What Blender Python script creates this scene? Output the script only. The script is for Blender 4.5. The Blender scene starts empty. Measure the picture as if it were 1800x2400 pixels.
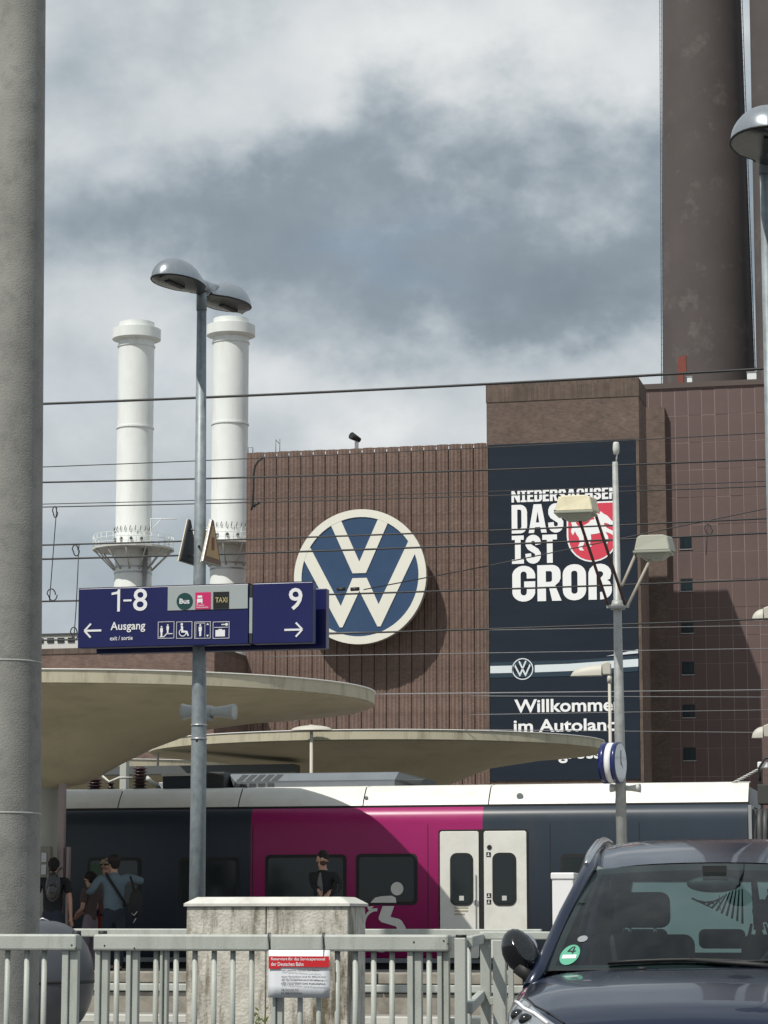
import bpy, bmesh, math, random
from mathutils import Vector, Matrix
R = math.radians
rnd = random.Random(7)
SC = bpy.context.scene
COL = SC.collection

# ------------------------------------------------------------------ camera
EYE = 1.3
F = 6000.0            # focal length in photograph pixels (1800 wide)
YAW, PITCH = R(13.0), math.atan(950 / 6000.0)
cam = bpy.data.cameras.new('camera')
cam.sensor_fit = 'HORIZONTAL'; cam.sensor_width = 36.0; cam.lens = 36.0 * F / 1800.0
cam.clip_start = 0.1; cam.clip_end = 9000
camo = bpy.data.objects.new('camera', cam); COL.objects.link(camo)
camo.location = (0, 0, EYE); camo.rotation_euler = (math.pi / 2 + PITCH, 0, YAW)
SC.camera = camo

# ------------------------------------------------------------------ sun, sky, exposure
TRAVEL = Vector((0.285, 0.52, -0.82)).normalized()      # the way the sunlight travels
sun = bpy.data.lights.new('sun', 'SUN'); sun.energy = 3.6; sun.angle = R(0.55); sun.color = (1.0, 0.955, 0.87)
suno = bpy.data.objects.new('sun', sun); COL.objects.link(suno)
suno.rotation_euler = TRAVEL.to_track_quat('-Z', 'Y').to_euler()
S_EL = math.asin(-TRAVEL.z); S_AZ = math.atan2(-TRAVEL.x, -TRAVEL.y)

world = bpy.data.worlds.new('World'); SC.world = world; world.use_nodes = True
nt = world.node_tree; N = nt.nodes; L = nt.links
for n in list(N): N.remove(n)
def nd(tree, t, **kw):
    n = tree.nodes.new(t)
    for k, v in kw.items():
        if k.startswith('i_'):
            n.inputs[k[2:].replace('_', ' ')].default_value = v
        else: setattr(n, k, v)
    return n
def ramp(tree, stops, interp='EASE'):
    n = tree.nodes.new('ShaderNodeValToRGB'); cr = n.color_ramp; cr.interpolation = interp
    while len(cr.elements) < len(stops): cr.elements.new(0.5)
    for e, (p, c) in zip(cr.elements, stops):
        e.position = p; e.color = (c[0], c[1], c[2], 1) if len(c) == 3 else c
    return n
out = nd(nt, 'ShaderNodeOutputWorld')
sky = nd(nt, 'ShaderNodeTexSky', sky_type='NISHITA', sun_disc=False)
sky.sun_elevation = S_EL; sky.sun_rotation = S_AZ
bg1 = nd(nt, 'ShaderNodeBackground'); bg1.inputs['Strength'].default_value = 0.11
L.new(sky.outputs[0], bg1.inputs['Color'])
tc = nd(nt, 'ShaderNodeTexCoord')
def dirpx(px, py):
    r = Vector((math.cos(YAW), math.sin(YAW), 0)); f = Vector((-math.sin(YAW) * math.cos(PITCH), math.cos(YAW) * math.cos(PITCH), math.sin(PITCH)))
    u = r.cross(f)
    return (f + r * ((px - 900) / F) + u * (-(py - 1200) / F)).normalized()
# big soft cloud masses as lobes round a direction; the axis of the stretch is the horizon
def lobe(px, py, w, h, tree=nt):
    d = dirpx(px, py)
    a = nd(tree, 'ShaderNodeVectorMath', operation='SUBTRACT'); L.new(warp.outputs[0], a.inputs[0]); a.inputs[1].default_value = d
    m = nd(tree, 'ShaderNodeVectorMath', operation='MULTIPLY'); L.new(a.outputs[0], m.inputs[0])
    m.inputs[1].default_value = (F / w, F / w, F / h)
    l = nd(tree, 'ShaderNodeVectorMath', operation='LENGTH'); L.new(m.outputs[0], l.inputs[0])
    mr = nd(tree, 'ShaderNodeMapRange', interpolation_type='SMOOTHERSTEP'); L.new(l.outputs['Value'], mr.inputs['Value'])
    mr.inputs['From Min'].default_value = 0; mr.inputs['From Max'].default_value = 1; mr.inputs['To Min'].default_value = 1; mr.inputs['To Max'].default_value = 0
    return mr.outputs[0]
mp = nd(nt, 'ShaderNodeMapping'); L.new(tc.outputs['Generated'], mp.inputs['Vector']); mp.inputs['Scale'].default_value = (1, 1, 1.35)
wn = nd(nt, 'ShaderNodeTexNoise'); wn.inputs['Scale'].default_value = 9; wn.inputs['Detail'].default_value = 6; wn.inputs['Roughness'].default_value = 0.55
L.new(mp.outputs[0], wn.inputs['Vector'])
ws = nd(nt, 'ShaderNodeVectorMath', operation='SUBTRACT'); L.new(wn.outputs['Color'], ws.inputs[0]); ws.inputs[1].default_value = (.5, .5, .5)
wm = nd(nt, 'ShaderNodeVectorMath', operation='SCALE'); L.new(ws.outputs[0], wm.inputs[0]); wm.inputs['Scale'].default_value = 0.20
warp = nd(nt, 'ShaderNodeVectorMath', operation='ADD'); L.new(tc.outputs['Generated'], warp.inputs[0]); L.new(wm.outputs[0], warp.inputs[1])
n1 = nd(nt, 'ShaderNodeTexNoise'); n1.inputs['Scale'].default_value = 7.5; n1.inputs['Detail'].default_value = 9; n1.inputs['Roughness'].default_value = 0.52; n1.inputs['Distortion'].default_value = 0.25
L.new(mp.outputs[0], n1.inputs['Vector'])
n2 = nd(nt, 'ShaderNodeTexNoise'); n2.inputs['Scale'].default_value = 30; n2.inputs['Detail'].default_value = 8; n2.inputs['Roughness'].default_value = 0.6
L.new(mp.outputs[0], n2.inputs['Vector'])
def mth(op, a, b, c=None):
    m = nd(nt, 'ShaderNodeMath', operation=op)
    for i, v in enumerate((a, b, c)):
        if v is None: continue
        if isinstance(v, (int, float)): m.inputs[i].default_value = v
        else: L.new(v, m.inputs[i])
    return m.outputs[0]
val = mth('MULTIPLY_ADD', n1.outputs[0], 0.62, 0.17)
val = mth('MULTIPLY_ADD', n2.outputs[0], 0.22, mth('SUBTRACT', val, 0.11))
for (px, py, w, h, s) in ((1100, 560, 1500, 470, -0.19), (500, 430, 900, 210, -0.06), (1450, 640, 900, 260, -0.08), (1480, 200, 700, 420, 0.28), (750, 60, 1000, 360, 0.22), (1050, 260, 600, 260, .14),
                          (250, 240, 500, 330, 0.12), (350, 800, 900, 300, 0.16), (1050, 960, 1000, 360, 0.20), (250, 1150, 700, 300, 0.10), (1000, 1150, 900, 300, .10), (780, 1000, 300, 120, 0.10)):
    val = mth('MULTIPLY_ADD', lobe(px, py, w, h), s, val)
cr = ramp(nt, [(0.08, (0.180, 0.222, 0.262)), (0.30, (0.262, 0.315, 0.362)), (0.46, (0.41, 0.465, 0.505)), (0.62, (0.57, 0.61, 0.635)), (0.85, (0.76, 0.775, 0.78))], 'LINEAR')
L.new(val, cr.inputs[0])
bg2 = nd(nt, 'ShaderNodeBackground'); L.new(cr.outputs[0], bg2.inputs['Color']); bg2.inputs['Strength'].default_value = 1.0
gap = ramp(nt, [(0.22, (.7, .7, .7)), (0.38, (1, 1, 1))]); n3 = nd(nt, 'ShaderNodeTexNoise'); n3.inputs['Scale'].default_value = 5.0; n3.inputs['Detail'].default_value = 7
mp3 = nd(nt, 'ShaderNodeMapping'); L.new(tc.outputs['Generated'], mp3.inputs['Vector']); mp3.inputs['Scale'].default_value = (1, 1, 2.2); mp3.inputs['Location'].default_value = (3.3, 1.2, 0.4)
L.new(mp3.outputs[0], n3.inputs['Vector']); L.new(n3.outputs[0], gap.inputs[0])
mx = nd(nt, 'ShaderNodeMixShader'); L.new(gap.outputs[0], mx.inputs[0]); L.new(bg1.outputs[0], mx.inputs[1]); L.new(bg2.outputs[0], mx.inputs[2])
L.new(mx.outputs[0], out.inputs['Surface'])
SC.view_settings.view_transform = 'Standard'; SC.view_settings.look = 'None'; SC.view_settings.exposure = 0.08; SC.view_settings.gamma = 1.0
SC.view_settings.use_curve_mapping = False
SC.cycles.max_bounces = 8; SC.cycles.transparent_max_bounces = 12
SC.cycles.use_denoising = True

# ------------------------------------------------------------------ geometry helpers
def W(px, py, Y):
    """world point that lies on the upright plane y = Y in the direction of photograph pixel (px, py)"""
    d = dirpx(px, py); return Vector((0, 0, EYE)) + d * (Y / d.y)
def M(px, Y):
    """photograph pixels per metre at that place"""
    d = dirpx(px, 1600); f = dirpx(900, 1200); return F / ((Y / d.y) * d.dot(f))

ROOTLOC = {}
class MB:
    def __init__(s): s.v = []; s.f = []; s.sm = []; s.mi = []
    def add(s, vs, fs, smooth=False, mi=0):
        b = len(s.v); s.v += [Vector(v) for v in vs]
        for f in fs: s.f.append([b + i for i in f]); s.sm.append(smooth); s.mi.append(mi)
        return s
    def box(s, x0, x1, y0, y1, z0, z1, mi=0):
        return s.add([(x0, y0, z0), (x1, y0, z0), (x1, y1, z0), (x0, y1, z0), (x0, y0, z1), (x1, y0, z1), (x1, y1, z1), (x0, y1, z1)],
                     [(0, 3, 2, 1), (4, 5, 6, 7), (0, 1, 5, 4), (1, 2, 6, 5), (2, 3, 7, 6), (3, 0, 4, 7)], mi=mi)
    def obox(s, c, ax, ay, az, mi=0):
        c = Vector(c); ax, ay, az = Vector(ax), Vector(ay), Vector(az)
        vs = [c + ax * i + ay * j + az * k for k in (-.5, .5) for j in (-.5, .5) for i in (-.5, .5)]
        return s.add(vs, [(0, 2, 3, 1), (4, 5, 7, 6), (0, 1, 5, 4), (1, 3, 7, 5), (3, 2, 6, 7), (2, 0, 4, 6)], mi=mi)
    def quad(s, a, b, c, d, mi=0): return s.add([a, b, c, d], [(0, 1, 2, 3)], mi=mi)
    def tube(s, pts, r, n=10, caps=True, mi=0, smooth=True):
        pts = [Vector(p) for p in pts]; k = len(pts); rr = r if isinstance(r, (list, tuple)) else [r] * k
        rings = []; up = None
        for i, p in enumerate(pts):
            d = (pts[min(i + 1, k - 1)] - pts[max(i - 1, 0)]).normalized()
            if up is None:
                up = Vector((0, 0, 1)) if abs(d.z) < .9 else Vector((0, 1, 0))
            a = d.cross(up).normalized(); b = a.cross(d).normalized(); up = b
            rings.append([p + (a * math.cos(2 * math.pi * j / n) + b * math.sin(2 * math.pi * j / n)) * rr[i] for j in range(n)])
        base = len(s.v)
        for ring in rings: s.v += ring
        for i in range(k - 1):
            for j in range(n):
                q = [base + i * n + j, base + i * n + (j + 1) % n, base + (i + 1) * n + (j + 1) % n, base + (i + 1) * n + j]
                s.f.append(q); s.sm.append(smooth); s.mi.append(mi)
        if caps:
            s.f.append([base + j for j in range(n)][::-1]); s.sm.append(False); s.mi.append(mi)
            s.f.append([base + (k - 1) * n + j for j in range(n)]); s.sm.append(False); s.mi.append(mi)
        return s
    def lathe(s, c, prof, n=32, sx=1, sy=1, mi=0, smooth=True, sharp=()):
        c = Vector(c); base = len(s.v)
        for (r, z) in prof:
            for j in range(n):
                a = 2 * math.pi * j / n; s.v.append(c + Vector((r * sx * math.cos(a), r * sy * math.sin(a), z)))
        for i in range(len(prof) - 1):
            for j in range(n):
                s.f.append([base + i * n + j, base + i * n + (j + 1) % n, base + (i + 1) * n + (j + 1) % n, base + (i + 1) * n + j]); s.sm.append(smooth); s.mi.append(mi)
        return s
    def prism(s, poly, y0, y1, mi=0, axis='y'):
        """closed outline in x,z pushed from y0 (front) to y1"""
        n = len(poly); vs = [(p[0], y0, p[1]) for p in poly] + [(p[0], y1, p[1]) for p in poly]
        fs = [tuple(range(n)), tuple(range(2 * n - 1, n - 1, -1))] + [(i, i + n, (i + 1) % n + n, (i + 1) % n) for i in range(n)]
        return s.add(vs, fs, mi=mi)
    def grid(s, rows, smooth=True, mi=0, flip=False, closed=False):
        base = len(s.v); m = len(rows[0])
        for r in rows: s.v += [Vector(p) for p in r]
        for i in range(len(rows) - 1):
            for j in range(m if closed else m - 1):
                q = [base + i * m + j, base + i * m + (j + 1) % m, base + (i + 1) * m + (j + 1) % m, base + (i + 1) * m + j]
                s.f.append(q[::-1] if flip else q); s.sm.append(smooth); s.mi.append(mi)
        return s
    def ell(s, c, rx, ry, rz, n=16, m=10, mi=0, z0=-90, z1=90):
        prof = []
        base = len(s.v); c = Vector(c)
        for i in range(m + 1):
            t = R(z0 + (z1 - z0) * i / m)
            for j in range(n):
                a = 2 * math.pi * j / n; s.v.append(c + Vector((rx * math.cos(t) * math.cos(a), ry * math.cos(t) * math.sin(a), rz * math.sin(t))))
        for i in range(m):
            for j in range(n):
                s.f.append([base + i * n + j, base + i * n + (j + 1) % n, base + (i + 1) * n + (j + 1) % n, base + (i + 1) * n + j]); s.sm.append(True); s.mi.append(mi)
        return s
    def xform(s, mat):
        s.v = [mat @ v for v in s.v]; return s
    def build(s, name, mat, parent=None, bevel=0, segs=2, fixn=True, sub=0, auto=None):
        me = bpy.data.meshes.new(name); off = ROOTLOC.get(parent.name, Vector()) if parent else Vector()
        me.from_pydata([v - off for v in s.v], [], s.f)
        me.polygons.foreach_set('use_smooth', s.sm); me.polygons.foreach_set('material_index', s.mi)
        for m in (mat if isinstance(mat, (list, tuple)) else [mat]): me.materials.append(m)
        if fixn:
            b = bmesh.new(); b.from_mesh(me); bmesh.ops.recalc_face_normals(b, faces=b.faces); b.to_mesh(me); b.free()
        if auto is not None: me.set_sharp_from_angle(angle=R(auto))
        o = bpy.data.objects.new(name, me); COL.objects.link(o)
        if parent: o.parent = parent; ROOTLOC[o.name] = off
        if bevel:
            m = o.modifiers.new('bevel', 'BEVEL'); m.width = bevel; m.segments = segs; m.limit_method = 'ANGLE'; m.angle_limit = R(35)
        if sub:
            m = o.modifiers.new('sub', 'SUBSURF'); m.levels = sub; m.render_levels = sub
        return o

def tag(o, label=None, cat=None, group=None, kind=None):
    if label: o['label'] = label
    if cat: o['category'] = cat
    if group: o['group'] = group
    if kind: o['kind'] = kind
    return o
def thing(name, loc, label, cat, group=None):
    o = bpy.data.objects.new(name, None); COL.objects.link(o); o.location = loc; o.empty_display_size = .2
    ROOTLOC[o.name] = Vector(loc); return tag(o, label, cat, group)
def dup(o, parent=None, loc=None, **kw):
    c = o.copy(); COL.objects.link(c)
    if parent: c.parent = parent
    if loc is not None: c.location = loc; 
    ROOTLOC[c.name] = Vector(c.location) if parent is None else ROOTLOC[parent.name]
    for ch in list(o.children): dup(ch, c)
    return tag(c, **kw) if kw else c
def copies(name, src, parent, offs):
    """further copies of one small part, sharing its mesh"""
    for of in offs:
        c = src.copy(); COL.objects.link(c); c.parent = parent; c.location = Vector(of); ROOTLOC[c.name] = ROOTLOC[parent.name]

# ------------------------------------------------------------------ materials
MATS = {}
def mat(name, col, rough=0.6, metal=0.0, var=0.0, vscale=3.0, bump=0.0, bscale=20.0, coat=0.0, spec=0.5, dirt=None, dscale=2.0, damt=0.5, stretch=(1, 1, 1), streak=False, dlo=.45, dhi=.7):
    if name in MATS: return MATS[name]
    m = bpy.data.materials.new(name); m.use_nodes = True; t = m.node_tree; p = t.nodes['Principled BSDF']; k = t.links
    p.inputs['Base Color'].default_value = (*col, 1); p.inputs['Roughness'].default_value = rough; p.inputs['Metallic'].default_value = metal
    p.inputs['Coat Weight'].default_value = coat; p.inputs['Coat Roughness'].default_value = 0.03; p.inputs['Specular IOR Level'].default_value = spec
    tcn = t.nodes.new('ShaderNodeTexCoord'); mpn = t.nodes.new('ShaderNodeMapping'); mpn.inputs['Scale'].default_value = stretch
    k.new(tcn.outputs['Object'], mpn.inputs['Vector']); last = None
    if var > 0:
        n = t.nodes.new('ShaderNodeTexNoise'); n.inputs['Scale'].default_value = vscale; n.inputs['Detail'].default_value = 8; n.inputs['Roughness'].default_value = .62
        k.new(mpn.outputs[0], n.inputs['Vector'])
        r = ramp(t, [(0.28, tuple(c * (1 - var) for c in col)), (0.72, tuple(min(1, c * (1 + var)) for c in col))], 'LINEAR')
        k.new(n.outputs[0], r.inputs[0]); last = r.outputs[0]
        rr = t.nodes.new('ShaderNodeMapRange'); k.new(n.outputs[0], rr.inputs['Value']); rr.inputs['To Min'].default_value = max(0, rough - .12); rr.inputs['To Max'].default_value = min(1, rough + .12)
        k.new(rr.outputs[0], p.inputs['Roughness'])
    if dirt:
        n = t.nodes.new('ShaderNodeTexNoise'); n.inputs['Scale'].default_value = dscale; n.inputs['Detail'].default_value = 10; n.inputs['Roughness'].default_value = .7
        mp2 = t.nodes.new('ShaderNodeMapping'); mp2.inputs['Scale'].default_value = (1, 1, .22) if streak else (1, 1, 1); k.new(tcn.outputs['Object'], mp2.inputs['Vector']); k.new(mp2.outputs[0], n.inputs['Vector'])
        r = ramp(t, [(dlo, (0, 0, 0)), (dhi, (damt, damt, damt))], 'LINEAR'); k.new(n.outputs[0], r.inputs[0])
        mxn = t.nodes.new('ShaderNodeMix'); mxn.data_type = 'RGBA'; k.new(r.outputs[0], mxn.inputs['Factor'])
        if last: k.new(last, mxn.inputs[6])
        else: mxn.inputs[6].default_value = (*col, 1)
        mxn.inputs[7].default_value = (*dirt, 1); last = mxn.outputs[2]
    if last: k.new(last, p.inputs['Base Color'])
    if bump > 0:
        n = t.nodes.new('ShaderNodeTexNoise'); n.inputs['Scale'].default_value = bscale; n.inputs['Detail'].default_value = 6
        k.new(mpn.outputs[0], n.inputs['Vector']); b = t.nodes.new('ShaderNodeBump'); b.inputs['Strength'].default_value = bump; b.inputs['Distance'].default_value = .01
        k.new(n.outputs[0], b.inputs['Height']); k.new(b.outputs[0], p.inputs['Normal'])
    MATS[name] = m; return m
def brick_mat(name, c1, c2, mortar, scale=1.0, var=.25, bw=.26, bh=.083, rot=None):
    m = bpy.data.materials.new(name); m.use_nodes = True; t = m.node_tree; p = t.nodes['Principled BSDF']; k = t.links
    tcn = t.nodes.new('ShaderNodeTexCoord'); sx = t.nodes.new('ShaderNodeSeparateXYZ'); k.new(tcn.outputs['Object'], sx.inputs[0])
    ad = t.nodes.new('ShaderNodeMath'); ad.operation = 'ADD'; k.new(sx.outputs[0], ad.inputs[0]); k.new(sx.outputs[1], ad.inputs[1])
    cx = t.nodes.new('ShaderNodeCombineXYZ'); k.new(ad.outputs[0], cx.inputs[0]); k.new(sx.outputs[2], cx.inputs[1])
    bt = t.nodes.new('ShaderNodeTexBrick'); k.new(cx.outputs[0], bt.inputs['Vector'])
    bt.inputs['Color1'].default_value = (*c1, 1); bt.inputs['Color2'].default_value = (*c2, 1); bt.inputs['Mortar'].default_value = (*mortar, 1)
    bt.inputs['Scale'].default_value = 1; bt.inputs['Brick Width'].default_value = bw; bt.inputs['Row Height'].default_value = bh; bt.inputs['Mortar Size'].default_value = .008; bt.inputs['Bias'].default_value = -.1
    n = t.nodes.new('ShaderNodeTexNoise'); n.inputs['Scale'].default_value = .55; n.inputs['Detail'].default_value = 10; n.inputs['Roughness'].default_value = .72
    k.new(tcn.outputs['Object'], n.inputs['Vector'])
    r = ramp(t, [(.3, (1 - var,) * 3), (.7, (1 + var,) * 3)], 'LINEAR'); k.new(n.outputs[0], r.inputs[0])
    n2 = t.nodes.new('ShaderNodeTexNoise'); n2.inputs['Scale'].default_value = 2.2; n2.inputs['Detail'].default_value = 8; n2.inputs['Roughness'].default_value = .8
    mp = t.nodes.new('ShaderNodeMapping'); mp.inputs['Scale'].default_value = (.6, .6, .9); k.new(tcn.outputs['Object'], mp.inputs['Vector']); k.new(mp.outputs[0], n2.inputs['Vector'])
    r2 = ramp(t, [(.3, (.78,) * 3), (.72, (1.28,) * 3)], 'LINEAR'); k.new(n2.outputs[0], r2.inputs[0])
    a = t.nodes.new('ShaderNodeMix'); a.data_type = 'RGBA'; a.blend_type = 'MULTIPLY'; a.inputs[0].default_value = 1; k.new(bt.outputs[0], a.inputs[6]); k.new(r.outputs[0], a.inputs[7])
    b = t.nodes.new('ShaderNodeMix'); b.data_type = 'RGBA'; b.blend_type = 'MULTIPLY'; b.inputs[0].default_value = 1; k.new(a.outputs[2], b.inputs[6]); k.new(r2.outputs[0], b.inputs[7])
    k.new(b.outputs[2], p.inputs['Base Color']); p.inputs['Roughness'].default_value = .85
    bp = t.nodes.new('ShaderNodeBump'); bp.inputs['Strength'].default_value = .35; bp.inputs['Distance'].default_value = .01; k.new(bt.outputs['Fac'], bp.inputs['Height']); bp.invert = True
    k.new(bp.outputs[0], p.inputs['Normal']); return m
def glass_mat(name, tint, refl=1.0, tr=1.0, rough=0.01, ior=1.5):
    m = bpy.data.materials.new(name); m.use_nodes = True; t = m.node_tree; k = t.links
    for n in list(t.nodes): t.nodes.remove(n)
    o = t.nodes.new('ShaderNodeOutputMaterial'); tr_ = t.nodes.new('ShaderNodeBsdfTransparent'); tr_.inputs[0].default_value = (*tint, 1)
    g = t.nodes.new('ShaderNodeBsdfGlossy'); g.inputs['Roughness'].default_value = rough; g.inputs['Color'].default_value = (refl, refl, refl, 1)
    fr = t.nodes.new('ShaderNodeFresnel'); fr.inputs['IOR'].default_value = ior; mx = t.nodes.new('ShaderNodeMixShader')
    k.new(fr.outputs[0], mx.inputs[0]); k.new(tr_.outputs[0], mx.inputs[1]); k.new(g.outputs[0], mx.inputs[2]); k.new(mx.outputs[0], o.inputs['Surface']); return m

m_asphalt = mat('asphalt', (.052, .053, .055), .9, var=.35, vscale=6, bump=.4, bscale=120)
m_concrete = mat('mast_concrete', (.275, .272, .252), .85, var=.2, vscale=1.6, bump=.5, bscale=60, dirt=(.10, .105, .10), dscale=5, damt=.55, dlo=.5, dhi=.75)
m_seam = mat('seam_concrete', (.42, .42, .40), .9)
m_brick = brick_mat('ribbed_brick', (.190, .122, .100), (.138, .086, .071), (.15, .12, .10))
m_brickt = brick_mat('tower_brick', (.150, .102, .082), (.100, .070, .058), (.12, .10, .085), var=.22)
m_brickcap = brick_mat('coping_brick', (.125, .088, .070), (.085, .062, .052), (.13, .105, .09), bw=.12, bh=1.2)
m_purple = mat('purple_brown_panel', (.124, .083, .078), .75, var=.16, vscale=.5)
m_chim = mat('stack_brick', (.088, .074, .073), .9, var=.22, vscale=.16, dirt=(.24, .225, .215), dscale=.42, damt=.6, dlo=.555, dhi=.80)
m_white = mat('white_steel', (.76, .79, .775), .45, var=.05, vscale=.5, dirt=(.50, .50, .47), dscale=.7, damt=.45, streak=True, dlo=.52, dhi=.75)
m_logow = mat('logo_cream', (.78, .765, .68), .4, var=.03, vscale=.6)
m_logob = mat('logo_blue', (.028, .066, .145), .4, var=.06, vscale=.6)
m_logoside = mat('logo_side', (.40, .40, .38), .5)
m_navyb = mat('banner_navy', (.014, .021, .034), .6, spec=.2, var=.18, vscale=.5, stretch=(.3, 1, 1.6))
m_banw = mat('banner_white', (.88, .89, .90), .6)
m_banred = mat('banner_red', (.66, .045, .085), .6)
m_bandw = mat('banner_light_band', (.68, .74, .78), .6)
m_bandb = mat('banner_blue_glow', (.055, .13, .26), .6)
m_signb = mat('sign_blue', (.006, .0095, .088), .35, var=.08, vscale=1.5)
m_signw = mat('sign_white', (.82, .82, .84), .4)
m_signg = mat('sign_grey', (.36, .40, .40), .45)
m_alu = mat('brushed_grey', (.42, .43, .44), .4, metal=.6)
m_galv = mat('galvanised_pole', (.24, .275, .295), .5, metal=.25, var=.25, vscale=14, stretch=(1, 1, .5), dirt=(.38, .42, .43), dscale=16, damt=.5)
m_mast = mat('pale_galvanised', (.36, .37, .36), .55, metal=.3, var=.2, vscale=9)
m_fence = mat('fence_paint', (.43, .455, .42), .5, var=.08, vscale=4, bump=.15, bscale=90, dirt=(.20, .21, .17), dscale=7, damt=.55, streak=True, dlo=.50, dhi=.75)
m_block = mat('stained_limestone', (.56, .535, .47), .85, var=.30, vscale=7, bump=.8, bscale=40, dirt=(.115, .09, .05), dscale=3.6, damt=.95, streak=True, dlo=.49, dhi=.60)
m_cap = mat('cap_limestone', (.62, .61, .57), .8, var=.1, vscale=6, dirt=(.3, .29, .25), dscale=8, damt=.4)
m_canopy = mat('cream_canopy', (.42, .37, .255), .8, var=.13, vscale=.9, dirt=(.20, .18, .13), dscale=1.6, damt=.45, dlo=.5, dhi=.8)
m_rim = mat('canopy_rim', (.50, .46, .345), .8, var=.08, vscale=2, dirt=(.22, .19, .13), dscale=4, damt=.7, streak=True, dlo=.5, dhi=.7)
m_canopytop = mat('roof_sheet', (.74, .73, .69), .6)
m_colw = mat('column_render', (.46, .47, .43), .7, var=.06, vscale=2)
m_colp = mat('mauve_downpipe', (.30, .24, .24), .35)
m_tdark = mat('train_slate', (.033, .045, .063), .33, var=.06, vscale=.6, spec=.3, dirt=(.075, .075, .070), dscale=1.3, damt=.35, streak=True, dlo=.48, dhi=.8)
m_tmag = mat('train_magenta', (.33, .018, .13), .33, var=.04, vscale=.6, spec=.35)
m_twhite = mat('train_white', (.76, .755, .71), .4, var=.04, vscale=1, dirt=(.46, .44, .38), dscale=1.8, damt=.5, dlo=.48, dhi=.8)
m_tglass = mat('train_window', (.018, .024, .026), .12, spec=.5)
m_rubber = mat('black_rubber', (.012, .012, .013), .6)
m_troof = mat('roof_unit_grey', (.20, .22, .24), .45, metal=.2, var=.12, vscale=2)
m_tbox = mat('roof_box_navy', (.022, .032, .042), .5)
m_louv = mat('louvre_dark', (.055, .06, .062), .6)
m_insul = mat('insulator_brown', (.055, .026, .03), .3)
m_under = mat('underframe', (.05, .05, .048), .8)
m_stone = mat('platform_stone', (.30, .275, .235), .9, var=.2, vscale=3, dirt=(.10, .09, .075), dscale=4, damt=.7)
m_plat = mat('platform_paving', (.27, .26, .24), .9, var=.12, vscale=2)
m_kerb = mat('kerb_pale', (.55, .54, .50), .85, var=.1, vscale=5)
m_wire = mat('wire_black', (.012, .012, .014), .5)
m_wiregrey = mat('wire_grey', (.16, .16, .17), .45, metal=.4)
m_lampsh = mat('lamp_shell', (.40, .43, .46), .28, metal=.75, var=.06, vscale=4)
m_lampun = mat('lamp_underside', (.055, .06, .06), .25)
m_lampcream = mat('floodlight_cream', (.66, .60, .42), .45, dirt=(.4, .36, .24), dscale=7, damt=.4)
m_lampbody = mat('floodlight_grey', (.30, .31, .26), .6)
m_arm = mat('arm_beige', (.36, .32, .27), .6)
m_armdark = mat('arm_rusty', (.07, .035, .03), .7)
m_litgrey = mat('light_grey_plastic', (.55, .56, .53), .5)
m_beige = mat('lamp_beige', (.50, .48, .42), .5)
m_clockblue = mat('clock_blue', (.010, .018, .11), .25, coat=.4)
m_clockface = mat('clock_face', (.62, .64, .66), .15, coat=.5)
m_yellow = mat('warning_ochre', (.50, .32, .13), .5, var=.1, vscale=8)
m_signback = mat('sign_back', (.02, .024, .03), .6)
m_bin = mat('bin_grey', (.062, .067, .080), .35, var=.06, vscale=2)
m_paper = mat('paper', (.78, .80, .84), .5)
m_red = mat('print_red', (.58, .015, .022), .5)
m_ink = mat('ink', (.03, .03, .035), .6)
m_green = mat('bus_green', (.006, .055, .05), .4); m_pink = mat('pink', (.60, .02, .14), .4); m_blk = mat('black_panel', (.010, .012, .010), .4); m_gold = mat('gold_print', (.50, .42, .18), .5)
m_rust = mat('rust_red', (.20, .055, .04), .8, var=.2, vscale=3)
m_weed = mat('weed', (.09, .12, .03), .8)
m_paint = mat('car_navy', (.006, .012, .036), .25, metal=.3, coat=.6)
m_blackp = mat('gloss_black', (.008, .009, .011), .12, coat=.6)
m_trimb = mat('trim_black', (.012, .012, .013), .6)
m_int = mat('interior_dark', (.010, .011, .012), .8)
m_seat = mat('seat_fabric', (.016, .017, .018), .9)
m_tyre = mat('tyre', (.015, .015, .015), .85)
m_rimm = mat('wheel_rim', (.45, .46, .47), .3, metal=.8)
m_chrome = mat('satin_chrome', (.55, .56, .58), .22, metal=.95)
m_hlamp = mat('headlight_lens', (.32, .34, .36), .08, metal=.4, coat=1)
g_wind = glass_mat('windscreen', (.58, .79, .76), .95, ior=1.5)
g_rear = glass_mat('rear_screen', (.93, 1, .98), .9)
m_skin = mat('skin', (.46, .27, .20), .6); m_hair = mat('hair_dark', (.012, .008, .008), .85, bump=1.0, bscale=60); m_black = mat('black_cloth', (.010, .011, .014), .85, bump=.8, bscale=14)
m_brown = mat('brown_tee', (.095, .068, .068), .9, bump=.8, bscale=14); m_blue = mat('blue_shirt', (.115, .165, .205), .9, var=.12, vscale=8, bump=1.0, bscale=12); m_jean = mat('dark_jeans', (.022, .028, .045), .9, bump=.8, bscale=14)
m_mauve = mat('mauve_trousers', (.20, .17, .20), .9); m_grey = mat('grey_tee', (.14, .13, .135), .9); m_tan = mat('tan_cap', (.30, .24, .17), .9)
m_ground = mat('pale_ground', (.20, .19, .17), .95, var=.2, vscale=.3)

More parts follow.
